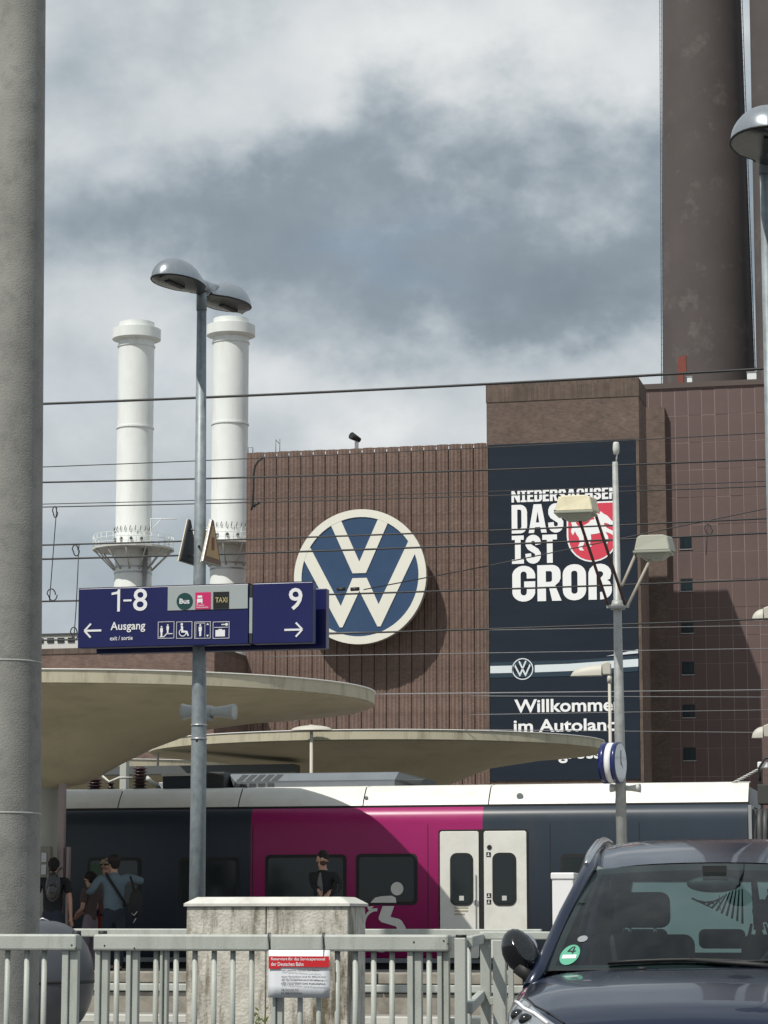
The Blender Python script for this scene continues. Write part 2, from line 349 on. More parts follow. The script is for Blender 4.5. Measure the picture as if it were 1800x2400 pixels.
# ------------------------------------------------------------------ print helpers
FONT_CACHE = {}
def mesh_from_curve(c):
    o = bpy.data.objects.new('t', c); COL.objects.link(o)
    dg = bpy.context.evaluated_depsgraph_get(); me = bpy.data.meshes.new_from_object(o.evaluated_get(dg))
    COL.objects.unlink(o); bpy.data.objects.remove(o); return me
def flat_print(name, me, x0, x1, z0, z1, y, m, parent, keep=False, thick=0.0):
    """fit a flat x,y outline mesh into x0..x1, z0..z1 on the upright plane y"""
    xs = [v.co.x for v in me.vertices]; ys = [v.co.y for v in me.vertices]
    ax, bx, ay, by = min(xs), max(xs), min(ys), max(ys)
    sx = (x1 - x0) / (bx - ax); sz = (z1 - z0) / max(1e-6, by - ay)
    if keep: sx = sz = min(sx, sz)
    off = ROOTLOC[parent.name]
    for v in me.vertices:
        v.co = Vector((x0 + (v.co.x - ax) * sx, y, z0 + (v.co.y - ay) * sz)) - off
    me.materials.clear(); me.materials.append(m)
    o = bpy.data.objects.new(name, me); COL.objects.link(o); o.parent = parent; return o
def text(s, x0, x1, z0, z1, y, m, parent, bold=0.0, name='lettering', keep=False):
    c = bpy.data.curves.new('txt', 'FONT'); c.body = s; c.offset = bold; c.resolution_u = 3; c.fill_mode = 'FRONT'
    me = mesh_from_curve(c); bpy.data.curves.remove(c)
    return flat_print(name, me, x0, x1, z0, z1, y, m, parent, keep)
def outline(loops, name, x0, x1, z0, z1, y, m, parent, fit=None):
    """2D filled outlines with holes; fit=(ax,bx,ay,by) source frame"""
    c = bpy.data.curves.new('o', 'CURVE'); c.dimensions = '2D'; c.fill_mode = 'BOTH'
    for lp in loops:
        sp = c.splines.new('POLY'); sp.points.add(len(lp) - 1)
        for p, q in zip(sp.points, lp): p.co = (q[0], q[1], 0, 1)
        sp.use_cyclic_u = True
    me = mesh_from_curve(c); bpy.data.curves.remove(c)
    return flat_print(name, me, x0, x1, z0, z1, y, m, parent)
# heavy narrow capitals for the big headline
def arcp(cx, cy, rx, ry, a0, a1, n=7): return [(cx + rx * math.cos(R(a0 + (a1 - a0) * i / n)), cy + ry * math.sin(R(a0 + (a1 - a0) * i / n))) for i in range(n + 1)]
def stroke(path, w):
    Lp, Rp = [], []
    for i, p in enumerate(path):
        a = Vector(path[max(0, i - 1)]); b = Vector(path[min(len(path) - 1, i + 1)]); d = (b - a).normalized(); n = Vector((-d.y, d.x)) * w / 2
        Lp.append(tuple(Vector(p) + n)); Rp.append(tuple(Vector(p) - n))
    return Lp + Rp[::-1]
def rr(x0, y0, x1, y1, tl=0, tr=0, br=0, bl=0):
    o = []
    for (cx, cy, r, a) in ((x1 - tr, y1 - tr, tr, 0), (x0 + tl, y1 - tl, tl, 90), (x0 + bl, y0 + bl, bl, 180), (x1 - br, y0 + br, br, 270)):
        if r <= 0: o.append((cx, cy))
        else: o += arcp(cx, cy, r, r, a, a + 90, 5)
    return o
T = .22
def glyph(c, w=.60):
    if c == 'I': w = .46; return w, [[(0, 0), (w, 0), (w, .15), (w / 2 + T / 2, .15), (w / 2 + T / 2, .85), (w, .85), (w, 1), (0, 1), (0, .85), (w / 2 - T / 2, .85), (w / 2 - T / 2, .15), (0, .15)]]
    if c == 'N': w = .66; return w, [[(0, 0), (T * .9, 0), (T * .9, .52), (w - T * .9, 0), (w, 0), (w, 1), (w - T * .9, 1), (w - T * .9, .48), (T * .9, 1), (0, 1)]]
    if c == 'E': w = .50; return w, [[(0, 0), (w, 0), (w, .19), (T, .19), (T, .41), (w * .9, .41), (w * .9, .59), (T, .59), (T, .81), (w, .81), (w, 1), (0, 1)]]
    if c == 'T': w = .56; return w, [[(w / 2 - T / 2, 0), (w / 2 + T / 2, 0), (w / 2 + T / 2, .82), (w, .82), (w, 1), (0, 1), (0, .82), (w / 2 - T / 2, .82)]]
    if c == 'H': return w, [[(0, 0), (T, 0), (T, .41), (w - T, .41), (w - T, 0), (w, 0), (w, 1), (w - T, 1), (w - T, .59), (T, .59), (T, 1), (0, 1)]]
    if c == 'A': w = .70; return w, [[(0, 0), (.21, 0), (.25, .2), (.45, .2), (.49, 0), (w, 0), (.5, 1), (.2, 1)], [(.285, .36), (.415, .36), (.35, .74)]]
    if c == 'D': return w, [rr(0, 0, w, 1, tr=.27, br=.27), rr(T, .17, w - T, .83, tr=.07, br=.07)]
    if c == 'O': return w, [rr(0, 0, w, 1, .28, .28, .28, .28), rr(T, .18, w - T, .82, .075, .075, .075, .075)]
    if c == 'R': return w, [[(0, 0), (T, 0), (T, .38), (.30, .38), (w - T, 0), (w + .02, 0), (w - .14, .43), (w - .04, .52), (w, .62), (w, .78)] + arcp(w - .22, .78, .22, .22, 0, 90, 5) + [(0, 1)], rr(T, .53, w - T, .83, tr=.06, br=.06)]
    if c == 'C' or c == 'G':
        o = [(w, .64), (w, .76)] + arcp(w / 2, .72, w / 2, .28, 10, 170, 9) + arcp(w / 2, .28, w / 2, .28, 190, 350, 9)
        if c == 'C': o += [(w, .36), (w - T, .36), (w - T, .26)] + arcp(w / 2, .24, w / 2 - T, .08, 0, -180, 6) + arcp(w / 2, .76, w / 2 - T, .08, 180, 0, 6) + [(w - T, .64)]
        else: o += [(w, .56), (w * .52, .56), (w * .52, .40), (w - T, .40), (w - T, .25)] + arcp(w / 2, .25, w / 2 - T, .08, 0, -180, 6) + arcp(w / 2, .76, w / 2 - T, .08, 180, 0, 6) + [(w - T, .64)]
        return w, [o]
    if c == 'S':
        p = [(w - .1, .66), (w - .115, .74)] + arcp(w / 2, .74, w / 2 - .115, .165, 15, 165, 7) + [(.12, .66), (.17, .58), (.30, .50), (w - .17, .42), (w - .115, .34)] + arcp(w / 2, .26, w / 2 - .115, .165, -15, -165, 7) + [(.11, .35)]
        return w, [stroke(p, T)]
    if c == 'ß':
        p = [(.11, 0), (.11, .6)] + arcp(w / 2, .72, w / 2 - .11, .17, 170, 0, 8) + [(w - .13, .62), (w - .22, .54), (w - .14, .44), (w - .10, .34)] + arcp(w - .28, .25, .18, .145, 0, -90, 5) + [(w * .5, .105)]
        return w, [stroke(p, T * .95)]
    if c == '.': return .22, [rr(0, 0, .22, .22, .11, .11, .11, .11)]
def headline(s, x0, x1, z0, z1, y, m, parent):
    loops = []; x = 0
    for ch in s:
        if ch == ' ': x += .25; continue
        w, g = glyph(ch); loops.append([[(px + x, py) for px, py in lp] for lp in g]); x += w + .055
    tot = x - .055; k = (x1 - x0) / tot
    for lps in loops:
        a = min(p[0] for l in lps for p in l); b = max(p[0] for l in lps for p in l)
        c0 = min(p[1] for l in lps for p in l); c1 = max(p[1] for l in lps for p in l)
        outline(lps, 'letter', x0 + a * k, x0 + b * k, z0 + c0 * (z1 - z0), z0 + c1 * (z1 - z0), y, m, parent)
VSHAPE = [(-.43, .763), (-.11, .05), (.093, .05), (.423, .786), (.28, .853), (-.007, .22), (-.284, .828)]
WSHAPE = [(-.842, .289), (-.302, -.745), (-.26, -.745), (-.005, -.214), (.267, -.745), (.314, -.745), (.833, .339), (.733, .52), (.284, -.418), (.105, -.023), (-.11, -.023), (-.286, -.43), (-.744, .47)]
def circ(r, n=48, cx=0, cy=0, sx=1): return [(cx + r * sx * math.cos(2 * math.pi * i / n), cy + r * math.sin(2 * math.pi * i / n)) for i in range(n)]

# ================================================================== SETTING
def ring_sheet(name, x0, x1, y0, y1, z, m):
    b = MB(); b.quad((x0, y0, z), (x1, y0, z), (x1, y1, z), (x0, y1, z)); return tag(b.build(name, m), kind='structure')
ring_sheet('ground', -3000, 3000, -3000, 3000, -0.9, m_ground)
b = MB(); b.box(-60, 60, -40, 24.5, -0.9, 0.0); tag(b.build('car_park', m_asphalt), kind='structure')
b = MB(); b.box(-60, 60, 24.5, 30.6, -0.9, 0.05); tag(b.build('pavement', m_plat), kind='structure')
# pale kerb line and stepped edge under the far handrail
PK = 30.2
pkz = W(700, 2384, PK).z
b = MB(); b.box(-60, 60, PK, PK + .5, -0.9, pkz); tag(b.build('kerb', m_kerb), kind='structure')
# island platform: body, facing stones, coping stones
PY0 = 33.4; PZ = 0.42
zc = W(700, 2279, PY0).z; zc0 = W(700, 2305, PY0).z
plat = tag(bpy.data.objects.new('platform', None), kind='structure'); COL.objects.link(plat); plat.location = (0, PY0, 0); ROOTLOC['platform'] = Vector((0, PY0, 0))
b = MB(); b.box(-60, 60, PY0 + .5, 43.2, -0.9, PZ); b.build('paving_surface', m_plat, plat)
b = MB(); b.box(-60, 60, PY0 + .22, PY0 + .497, -0.9, zc0 - .002); b.build('recess', m_under, plat)
for k in range(-9, 5):
    x = k * 1.95
    b = MB(); b.box(x + .01, x + 1.94, PY0, PY0 + .6, zc0, zc + rnd.uniform(-.006, .006)); b.build('coping_stone', m_stone, plat, bevel=.012)
    b = MB(); zt = W(700, 2328, PY0).z + rnd.uniform(-.01, .01); b.box(x + .5, x + 2.43, PY0 + .12, PY0 + .217, -.9, zt); b.build('facing_stone', m_stone, plat, bevel=.01)
b = MB(); b.box(-60, 60, 30.7, PY0 + .1, -0.9, W(700, 2376, PY0).z); tag(b.build('track_bed', m_plat), kind='structure')

# ================================================================== POWER STATION
YV, YT, YP, YQ = 157.0, 154.0, 165.2, 164.6      # ribbed wall, tower front, panelled wall, pilaster front
ps = thing('power_station', (W(860, 2150, YV).x, YV, -0.9), 'brown brick power station with ribbed wall, bannered tower and panelled wing beyond the train', 'power station')
zt_v = W(860, 1050, YV).z
xl = W(577, 1600, YV).x; xr = W(1143, 1600, YV).x
b = MB(); b.box(xl, xr, YV + .18, YV + 18, -.9, zt_v - .25); b.build('wall', m_brick, ps)
pitch = (W(1635 * .3617 + 550, 1400, YV).x - W(108 * .3617 + 550, 1400, YV).x) / 19.0
x0 = W(550 + 108 * .3617, 1400, YV).x
def rib(xa, w):
    n = 12; prof = []
    for i in range(n + 1):
        u = i / n; d = -.028 * math.cos(u * 2 * math.pi * 3); e = .07 * max(0, (abs(u - .5) * 2 - .90) / .10)
        prof.append((xa + .025 + (w - .05) * u, YV + d + e))
    rows = []
    for z in (-.9, zt_v - .5, zt_v - .12): rows.append([(x, y, z) for x, y in prof])
    rows.append([(x, y, zt_v + .018 * math.sin(math.pi * (x - xa) / w)) for x, y in prof])
    rows.append([(x, YV + .6, zt_v + .018 * math.sin(math.pi * (x - xa) / w)) for x, y in prof])
    b = MB(); b.grid(rows, smooth=False); return b
first = rib(x0, pitch).build('panel', m_brick, ps)
for i in range(1, 19): 
    c = first.copy(); COL.objects.link(c); c.parent = ps; c.location = (pitch * i, 0, rnd.uniform(-.02, .02))
c = first.copy(); COL.objects.link(c); c.parent = ps; c.location = (-pitch * .55, .06, 0); c.scale = (1, 1, 1)
# dark joint backing
b = MB(); b.box(xl, xr, YV + .14, YV + .178, -.9, zt_v - .3); b.build('joint_backing', m_rubber, ps)
# tower
tx0, tx1 = W(1143, 1400, YT).x, W(1504, 1400, YT).x
zt_t = W(1320, 893, YT).z
b = MB(); b.box(tx0, tx1, YT, YT + 3.6, -.9, zt_t - 1.15); b.build('tower_wall', m_brickt, ps)
b = MB(); b.box(tx0 - .03, tx1 + .03, YT - .04, YT + 3.64, zt_t - 1.15, zt_t); b.build('coping', m_brickcap, ps)
# pilaster
qx0, qx1 = W(1500, 1300, YQ).x, W(1563, 1300, YQ).x
b = MB(); b.box(qx0, qx1, YQ, YP, -.9, W(1530, 955, YQ).z); b.build('pilaster', m_brickt, ps)
# panelled wing
px0 = W(1480, 1300, YP).x; px1 = px0 + 30
zt_p = W(1600, 899, YP).z
b = MB(); b.box(px0, px1, YP + .014, YP + 30, -.9, zt_p - .3); b.build('wing_wall', mat('joint_mauve', (.27, .20, .19), .8), ps)
b = MB(); b.box(px0, px1, YP - .12, YP + 30, zt_p - .3, zt_p + .05); b.build('parapet', mat('parapet_brown', (.10, .075, .07), .8), ps)
pw = 31.7 / M(1650, YP); ph = 66.0 / M(1650, YP)
ax = W(1588.6, 1300, YP).x
wins = []
for (a0, a1, c0, c1) in ((1594, 1622, 1257, 1287), (1595, 1623, 1355, 1386), (1596, 1624, 1454, 1484), (1598, 1627, 1551, 1581), (1601, 1629, 1651, 1682), (1602, 1630, 1752, 1782)):
    c = W(a0 * .5 + a1 * .5, c0 * .5 + c1 * .5, YP); wins.append(c)
wx = sum(w.x for w in wins) / 6; ww, wh = 28.5 / M(1610, YP), 30 / M(1610, YP)
b = MB(); b.box(0, pw - .05, 0, .09, 0, ph - .05); 
pan0 = None
for j in range(16):
    for i in range(-3, 9):
        xa = ax + pw * i; za = zt_p - .32 - ph * (j + 1)
        if any(xa < w.x + ww / 2 and xa + pw > w.x - ww / 2 and za < w.z + wh / 2 and za + ph > w.z - wh / 2 for w in wins):
            # the panel is cut round the window: build the strips left over
            w = [w for w in wins if za < w.z + wh / 2 and za + ph > w.z - wh / 2][0]
            bb = MB(); xe = xa + pw - .05; ze = za + ph - .04; wl, wr, wb, wt = wx - ww / 2, wx + ww / 2, w.z - wh / 2, w.z + wh / 2
            y0, y1 = YP, YP + .09
            if wl > xa: bb.box(xa, min(wl, xe), y0, y1, za, ze)
            if wr < xe: bb.box(max(wr, xa), xe, y0, y1, za, ze)
            m0, m1 = max(xa, wl), min(xe, wr)
            if m1 > m0 and wb > za: bb.box(m0, m1, y0, y1, za, wb)
            if m1 > m0 and wt < ze: bb.box(m0, m1, y0, y1, wt, ze)
            if bb.v: bb.build('cladding_panel', m_purple, ps)
            continue
        if pan0 is None:
            bb = MB(); bb.box(xa, xa + pw - .05, YP, YP + .09, za, za + ph - .04); pan0 = bb.build('cladding_panel', m_purple, ps); org = (xa, za)
        else:
            c = pan0.copy(); COL.objects.link(c); c.parent = ps; c.location = (xa - org[0], rnd.uniform(-.012, .012), za - org[1])
m_wglass = mat('window_teal', (.012, .026, .032), .2, spec=.3)
for w in wins:
    b = MB(); b.box(wx - ww / 2, wx + ww / 2, YP - .01, YP + .05, w.z - wh / 2, w.z + wh / 2)
    wf = b.build('window', m_rubber, ps)
    b = MB(); b.box(wx - ww / 2 + .07, wx - .03, YP - .03, YP - .012, w.z - wh / 2 + .07, w.z + wh / 2 - .07); b.build('pane', m_wglass, wf)
    b = MB(); b.box(wx + .03, wx + ww / 2 - .07, YP - .03, YP - .012, w.z - wh / 2 + .07, w.z + wh / 2 - .07); b.build('pane', m_wglass, wf)
    b = MB(); b.box(wx - ww / 2 - .04, wx + ww / 2 + .04, YP - .06, YP - .002, w.z - wh / 2 - .05, w.z - wh / 2); b.build('sill', m_alu, wf)
# low brick range left of the ribbed wall
YL = 150.0
lz = W(300, 1516, YL).z
lw = thing('brick_hall', (W(300, 2150, YL).x, YL, -.9), 'low flat brown brick hall behind the blue platform sign, below the white chimneys', 'building')
b = MB(); b.box(W(-300, 1600, YL).x, xl - .02, YL, YL + 20, -.9, lz - .35); b.build('wall', m_brick, lw)
b = MB(); b.box(W(-300, 1600, YL).x, xl - .02, YL - .05, YL + 20, lz - .35, lz); b.build('parapet', m_brickcap, lw)
wb = thing('rooftop_block', (W(140, 1520, 172).x, 172, W(140, 1520, 172).z - 3), 'white flat roofed block seen just left of the platform sign, over the low brick hall', 'building')
p0 = W(20, 1513, 172); p1 = W(196, 1487, 172)
b = MB(); b.box(p0.x, p1.x, 172, 180, p0.z - 3, p1.z); b.build('wall', mat('offwhite_render', (.62, .62, .60), .7), wb)
b = MB(); b.box(p0.x - .1, p1.x + .1, 171.9, 180, p1.z, p1.z + .12); b.build('roof_edge', m_louv, wb)
for i in range(7):
    xx = p0.x + .6 + i * .78; b = MB(); b.box(xx, xx + .5, 171.93, 171.998, p0.z + .12, p1.z - .2); b.build('window', m_tglass, wb)

# round emblem on the ribbed wall
YD = 155.25
cz = W(843, 1351, YD); Rl = 160.5 / M(843, YD)
em = thing('round_emblem', (cz.x, YD, cz.z), 'huge round sign with cream V and W letters on blue, on the ribbed brick wall', 'sign')
def disc(name, r, y0, y1, m, hole=0, n=72):
    b = MB(); rows = []
    if hole:
        for (q, y) in ((hole, y1), (r, y1), (r, y0), (hole, y0), (hole, y1)): rows.append([(cz.x + q * math.cos(2 * math.pi * i / n), y, cz.z + q * math.sin(2 * math.pi * i / n)) for i in range(n)])
    else:
        for (q, y) in ((.001, y1), (r, y1), (r, y0), (.001, y0)): rows.append([(cz.x + q * math.cos(2 * math.pi * i / n), y, cz.z + q * math.sin(2 * math.pi * i / n)) for i in range(n)])
    b.grid(rows, closed=True, smooth=False); return b.build(name, m, em)
disc('drum', Rl * .995, YD + .12, YD + .62, m_logoside)
disc('blue_field', Rl * .93, YD + .06, YD + .118, m_logob)
disc('ring', Rl, YD, YD + .115, m_logow, hole=Rl * .885)
for nm, sh in (('letter_v', VSHAPE), ('letter_w', WSHAPE)):
    pts = []
    for (x, z) in sh:
        r = math.hypot(x, z)
        if r > .82: x, z = x / r * .915, z / r * .915
        pts.append((cz.x + x * Rl, cz.z + z * Rl))
    b = MB(); b.prism(pts, YD + .012, YD + .112); b.build(nm, m_logow, em, bevel=.0)
for i in range(6):
    a = R(60 * i + 30); b = MB(); x = cz.x + Rl * .7 * math.cos(a); z = cz.z + Rl * .7 * math.sin(a)
    b.tube([(x, YD + .6, z), (x, YV + .02, z)], .12, 8); b.build('bracket', m_alu, em)

# banner on the tower
YB = YT - .09
def PB(px, py): return W(px, py, YB)
bl = PB(1147, 1832); tr_ = PB(1498, 1032)
bx0, bx1, bz0, bz1 = PB(1148, 1500).x, PB(1496, 1500).x, PB(1147, 1830).z, PB(1147, 1043).z
bn = thing('tower_banner', ((bx0 + bx1) / 2, YB, bz0), 'tall dark navy banner with white slogan and red horse shield hung on the brick tower', 'banner')
b = MB(); b.box(bx0, bx1, YB, YB + .05, bz0, bz1); b.build('cloth', m_navyb, bn)
b = MB(); b.box(bx1 + .03, bx1 + .22, YB - .02, YB + .06, bz0 - .2, bz1); b.build('edge_cable_duct', m_brickcap, bn)
b = MB(); b.box(bx0 - .22, bx0 - .04, YB - .02, YB + .06, bz0 - .2, bz1); b.build('edge_cable_duct', m_brickcap, bn)
y1, y2, y3 = YB - .03, YB - .06, YB - .09
def zz(py, px=1200): return PB(px, py).z
def xx_(px, py=1300): return PB(px, py).x
headline('NIEDERSACHSEN', xx_(1200), xx_(1450), zz(1178), zz(1150), y1, m_banw, bn)
headline('DAS', xx_(1200), xx_(1322), zz(1251), zz(1184), y1, m_banw, bn)
headline('IST', xx_(1200), xx_(1306), zz(1322), zz(1256), y1, m_banw, bn)
headline('GROß.', xx_(1200), xx_(1458), zz(1411), zz(1327), y1, m_banw, bn)
def shield(x0, x1, zt, zb):
    w = (x1 - x0) / 2; c = (x0 + x1) / 2; return [(x0, zt)] + [(c - w * math.cos(R(a)), (zb + w * 1.02) - w * 1.02 * math.sin(R(a))) for a in range(0, 181, 12)] + [(x1, zt)]
sx0, sx1, szt, szb = xx_(1329), xx_(1449), zz(1178, 1329), zz(1317, 1390)
for nm, g, m, yy in (('shield_edge', 0, m_banw, YB - .02), ('shield_border', .10, m_banred, YB - .032)):
    b = MB(); b.add([(x, yy, z) for x, z in shield(sx0 + g, sx1 - g, szt - g, szb + g)], [list(range(18))]); b.build(nm, m, bn, fixn=False)
# rearing horse facing left, outline in a 0..1 box
horse = [(.02, .62), (.05, .70), (.11, .74), (.15, .80), (.20, .86), (.27, .90), (.34, .97), (.37, .90), (.44, .93), (.41, .86), (.50, .85), (.47, .78), (.56, .76), (.60, .70), (.70, .64), (.80, .60), (.86, .66), (.90, .78), (.95, .84), (.99, .76), (.96, .62), (.99, .50), (.95, .40), (.90, .50), (.87, .42), (.82, .34), (.80, .22), (.84, .12), (.80, .03), (.71, .02), (.75, .09), (.70, .22), (.72, .34), (.66, .38), (.63, .28), (.66, .17), (.60, .10), (.54, .12), (.58, .19), (.55, .30), (.56, .41), (.46, .42), (.36, .44), (.29, .38), (.24, .29), (.27, .20), (.21, .17), (.17, .25), (.19, .36), (.24, .46), (.14, .42), (.06, .36), (.02, .40), (.08, .48), (.20, .55), (.26, .62), (.27, .68), (.20, .67), (.12, .62), (.07, .58)]
horse = [(1 - x, z) for x, z in horse]
hx0, hx1, hz0, hz1 = xx_(1338), xx_(1446), zz(1292, 1390), zz(1196, 1390)
b = MB(); b.add([(hx0 + x * (hx1 - hx0), YB - .045, hz0 + z * (hz1 - hz0)) for x, z in horse], [list(range(len(horse)))]); b.build('horse_print', m_banw, bn, fixn=False)
# light band with small emblem
lb0, lb1 = zz(1577, 1200), zz(1560, 1200)
b = MB()
b.add([(bx0 + .02, y1, lb0), (xx_(1200), y1, lb0), (xx_(1200), y1, lb1), (bx0 + .02, y1, lb1)], [(0, 1, 2, 3)]); 
b.add([(xx_(1251), y1, lb0), (xx_(1330), y1, lb0 + .03), (bx1 - .02, y1, lb0 + .22), (bx1 - .02, y1, lb1 + .24), (xx_(1330), y1, lb1 + .03), (xx_(1251), y1, lb1)], [(0, 1, 2, 3, 4, 5)])
b.add([(xx_(1418), y1, zz(1538, 1420)), (bx1 - .02, y1, zz(1531, 1495)), (bx1 - .02, y1, zz(1522, 1495))], [(0, 1, 2)]); b.build('light_band', m_bandw, bn, fixn=False)
b = MB(); g0, g1 = lb0 - .28, lb1 + .22
for q, (ga, gb) in enumerate(((g0, lb0 - .001), (lb1 + .001, g1))): b.add([(bx0 + .02, y1 + .006, ga), (xx_(1330), y1 + .006, ga), (bx1 - .02, y1 + .006, ga + .22), (bx1 - .02, y1 + .006, gb + .22), (xx_(1330), y1 + .006, gb + .03 * q), (bx0 + .02, y1 + .006, gb)], [(0, 1, 2, 3, 4, 5)])
b.build('band_glow', mat('banner_glow', (.030, .052, .075), .6, spec=.2), bn, fixn=False)
ez = PB(1225, 1568); er = 25.5 / M(1225, YB)
outline([circ(1), circ(.9)], 'small_ring', ez.x - er, ez.x + er, ez.z - er, ez.z + er, y1, m_bandw, bn)
for nm, sh in (('small_letter_v', VSHAPE), ('small_letter_w', WSHAPE)):
    c2 = [(x * .98, z * .98) for x, z in sh]
    outline([c2], nm, ez.x + min(p[0] for p in c2) * er * .93, ez.x + max(p[0] for p in c2) * er * .93, ez.z + min(p[1] for p in c2) * er * .93, ez.z + max(p[1] for p in c2) * er * .93, y1, m_bandw, bn)
text('Willkommen', xx_(1203), xx_(1454), zz(1671), zz(1640), y1, m_banw, bn, bold=.022)
text('im Autoland', xx_(1201), xx_(1441), zz(1717), zz(1687), y1, m_banw, bn, bold=.022)
text('gross.', xx_(1304), xx_(1412), zz(1789, 1304), zz(1757, 1304), y1, m_banw, bn, bold=.022)

# rooftop odds and ends
def WZ(px, py, Y): return W(px, py, Y)
ra = thing('roof_searchlight', WZ(835, 1048, YV + 1), 'small dark searchlight on a stub post on the roof edge above the round sign', 'lamp')
p = WZ(835, 1048, YV + 1); k = 1 / M(835, YV)
b = MB(); b.box(p.x - 4 * k, p.x + 4 * k, p.y, p.y + .2, p.z - .3, p.z + 14 * k); b.build('post', m_white, ra)
b = MB(); b.tube([(p.x - 9 * k, p.y - .4, p.z + 26 * k), (p.x + 6 * k, p.y + .2, p.z + 18 * k)], [9 * k, 6 * k], 12); b.build('lamp_head', m_trimb, ra)
an = thing('roof_antenna', WZ(652, 1052, YV + 1), 'thin roof antenna frame on the ribbed building left of the searchlight', 'antenna')
p = WZ(652, 1052, YV + 1)
b = MB()
for dx in (-6, 4): b.tube([(p.x + dx * k, p.y, p.z - .4), (p.x + dx * k, p.y, p.z + 24 * k)], .025, 5)
b.tube([(p.x - 6 * k, p.y, p.z + 22 * k), (p.x + 4 * k, p.y, p.z + 12 * k)], .025, 5); b.build('antenna_frame', m_wiregrey, an)
rl = thing('roof_ladder_hoop', WZ(588, 1058, YV + 1), 'small hoop railing at the left corner of the ribbed building roof', 'railing')
p = WZ(588, 1058, YV + 1)
b = MB(); b.tube([(p.x - 7 * k, p.y, p.z - .3), (p.x - 7 * k, p.y, p.z + 10 * k), (p.x + 5 * k, p.y, p.z + 9 * k), (p.x + 5 * k, p.y, p.z - .3)], .03, 6); b.build('hoop', m_wiregrey, rl)
vp = W(1598, 893, YP + 2); k = 1 / M(1598, YP)
rv = thing('roof_flue', vp, 'rust red square flue pipe on the panelled wing roof, before the brick chimney', 'flue')
b = MB(); b.box(vp.x - 9 * k, vp.x + 4 * k, vp.y, vp.y + .4, vp.z - .8, vp.z + 60 * k); b.box(vp.x + 4 * k, vp.x + 11 * k, vp.y, vp.y + .35, vp.z + 20 * k, vp.z + 64 * k); b.build('flue_pipe', m_rust, rv)
for px_, w_, h_, nm, lab in ((1762, 22, 18, 'roof_cabinet', 'bright white equipment box on the panelled wing roof beside the right lamp post'), (1616, 12, 7, 'roof_cabinet', 'small white box on the roof just right of the rust red flue')):
    p = W(px_, 890, YP + 1); c = thing(nm, p, lab, 'roof box')
    b = MB(); b.box(p.x - w_ / 2 * k, p.x + w_ / 2 * k, p.y, p.y + .5, p.z - .2, p.z + h_ * k); b.build('housing', m_white, c, bevel=.02)
    b = MB(); b.box(p.x - w_ / 2 * k - .04, p.x + w_ / 2 * k + .04, p.y - .04, p.y + .54, p.z + h_ * k, p.z + h_ * k + .05); b.build('lid', m_alu, c)

# ================================================================== CHIMNEYS
YC = 182.0
for (ca, cb, nm, lab) in ((1553, 1771, 'a', 'massive dark brown brick chimney running out of the top of the picture'), (1773, 1985, 'b', 'second dark brick chimney cut by the right picture edge, behind the lamp post')):
    yc = YC if nm == 'a' else YC - 4.6; c0 = W((ca + cb) / 2, 900, yc); r0 = (cb - ca) / 2 / M((ca + cb) / 2, yc); yy = YC if nm == 'a' else YC - 4.6; tp = (.875, .74, .6) if nm == 'a' else (.965, .88, .7)
    ch = thing('brick_chimney', (c0.x, yy, -.9), lab, 'chimney')
    b = MB(); b.lathe((c0.x, yy, 0), [(r0 * 1.045, -.9), (r0, c0.z), (r0 * tp[0], c0.z + 28), (r0 * tp[1], c0.z + 60), (r0 * tp[2], c0.z + 60)], n=64); b.build('shaft', m_chim, ch)
    b = MB(); 
    for s in ((-1, 1) if nm == 'a' else (1,)):
        x = c0.x + s * (r0 + .10)
        for dx in (-.06, .06): b.tube([(x * 1 + dx + s * .05, yy - .4, c0.z - 10), (x - s * (r0 * .125) + dx, yy - .4, c0.z + 28), (x - s * (r0 * .26) + dx, yy - .4, c0.z + 60)], .028, 5)
        for q in range(0, 100): b.tube([(x - s * r0 * .0022 * q - .06, yy - .4, c0.z - 2 + q * .5), (x - s * r0 * .0022 * q + .06, yy - .4, c0.z - 2 + q * .5)], .014, 4)
    b.build('ladder', m_wiregrey, ch)
YW = 176.0
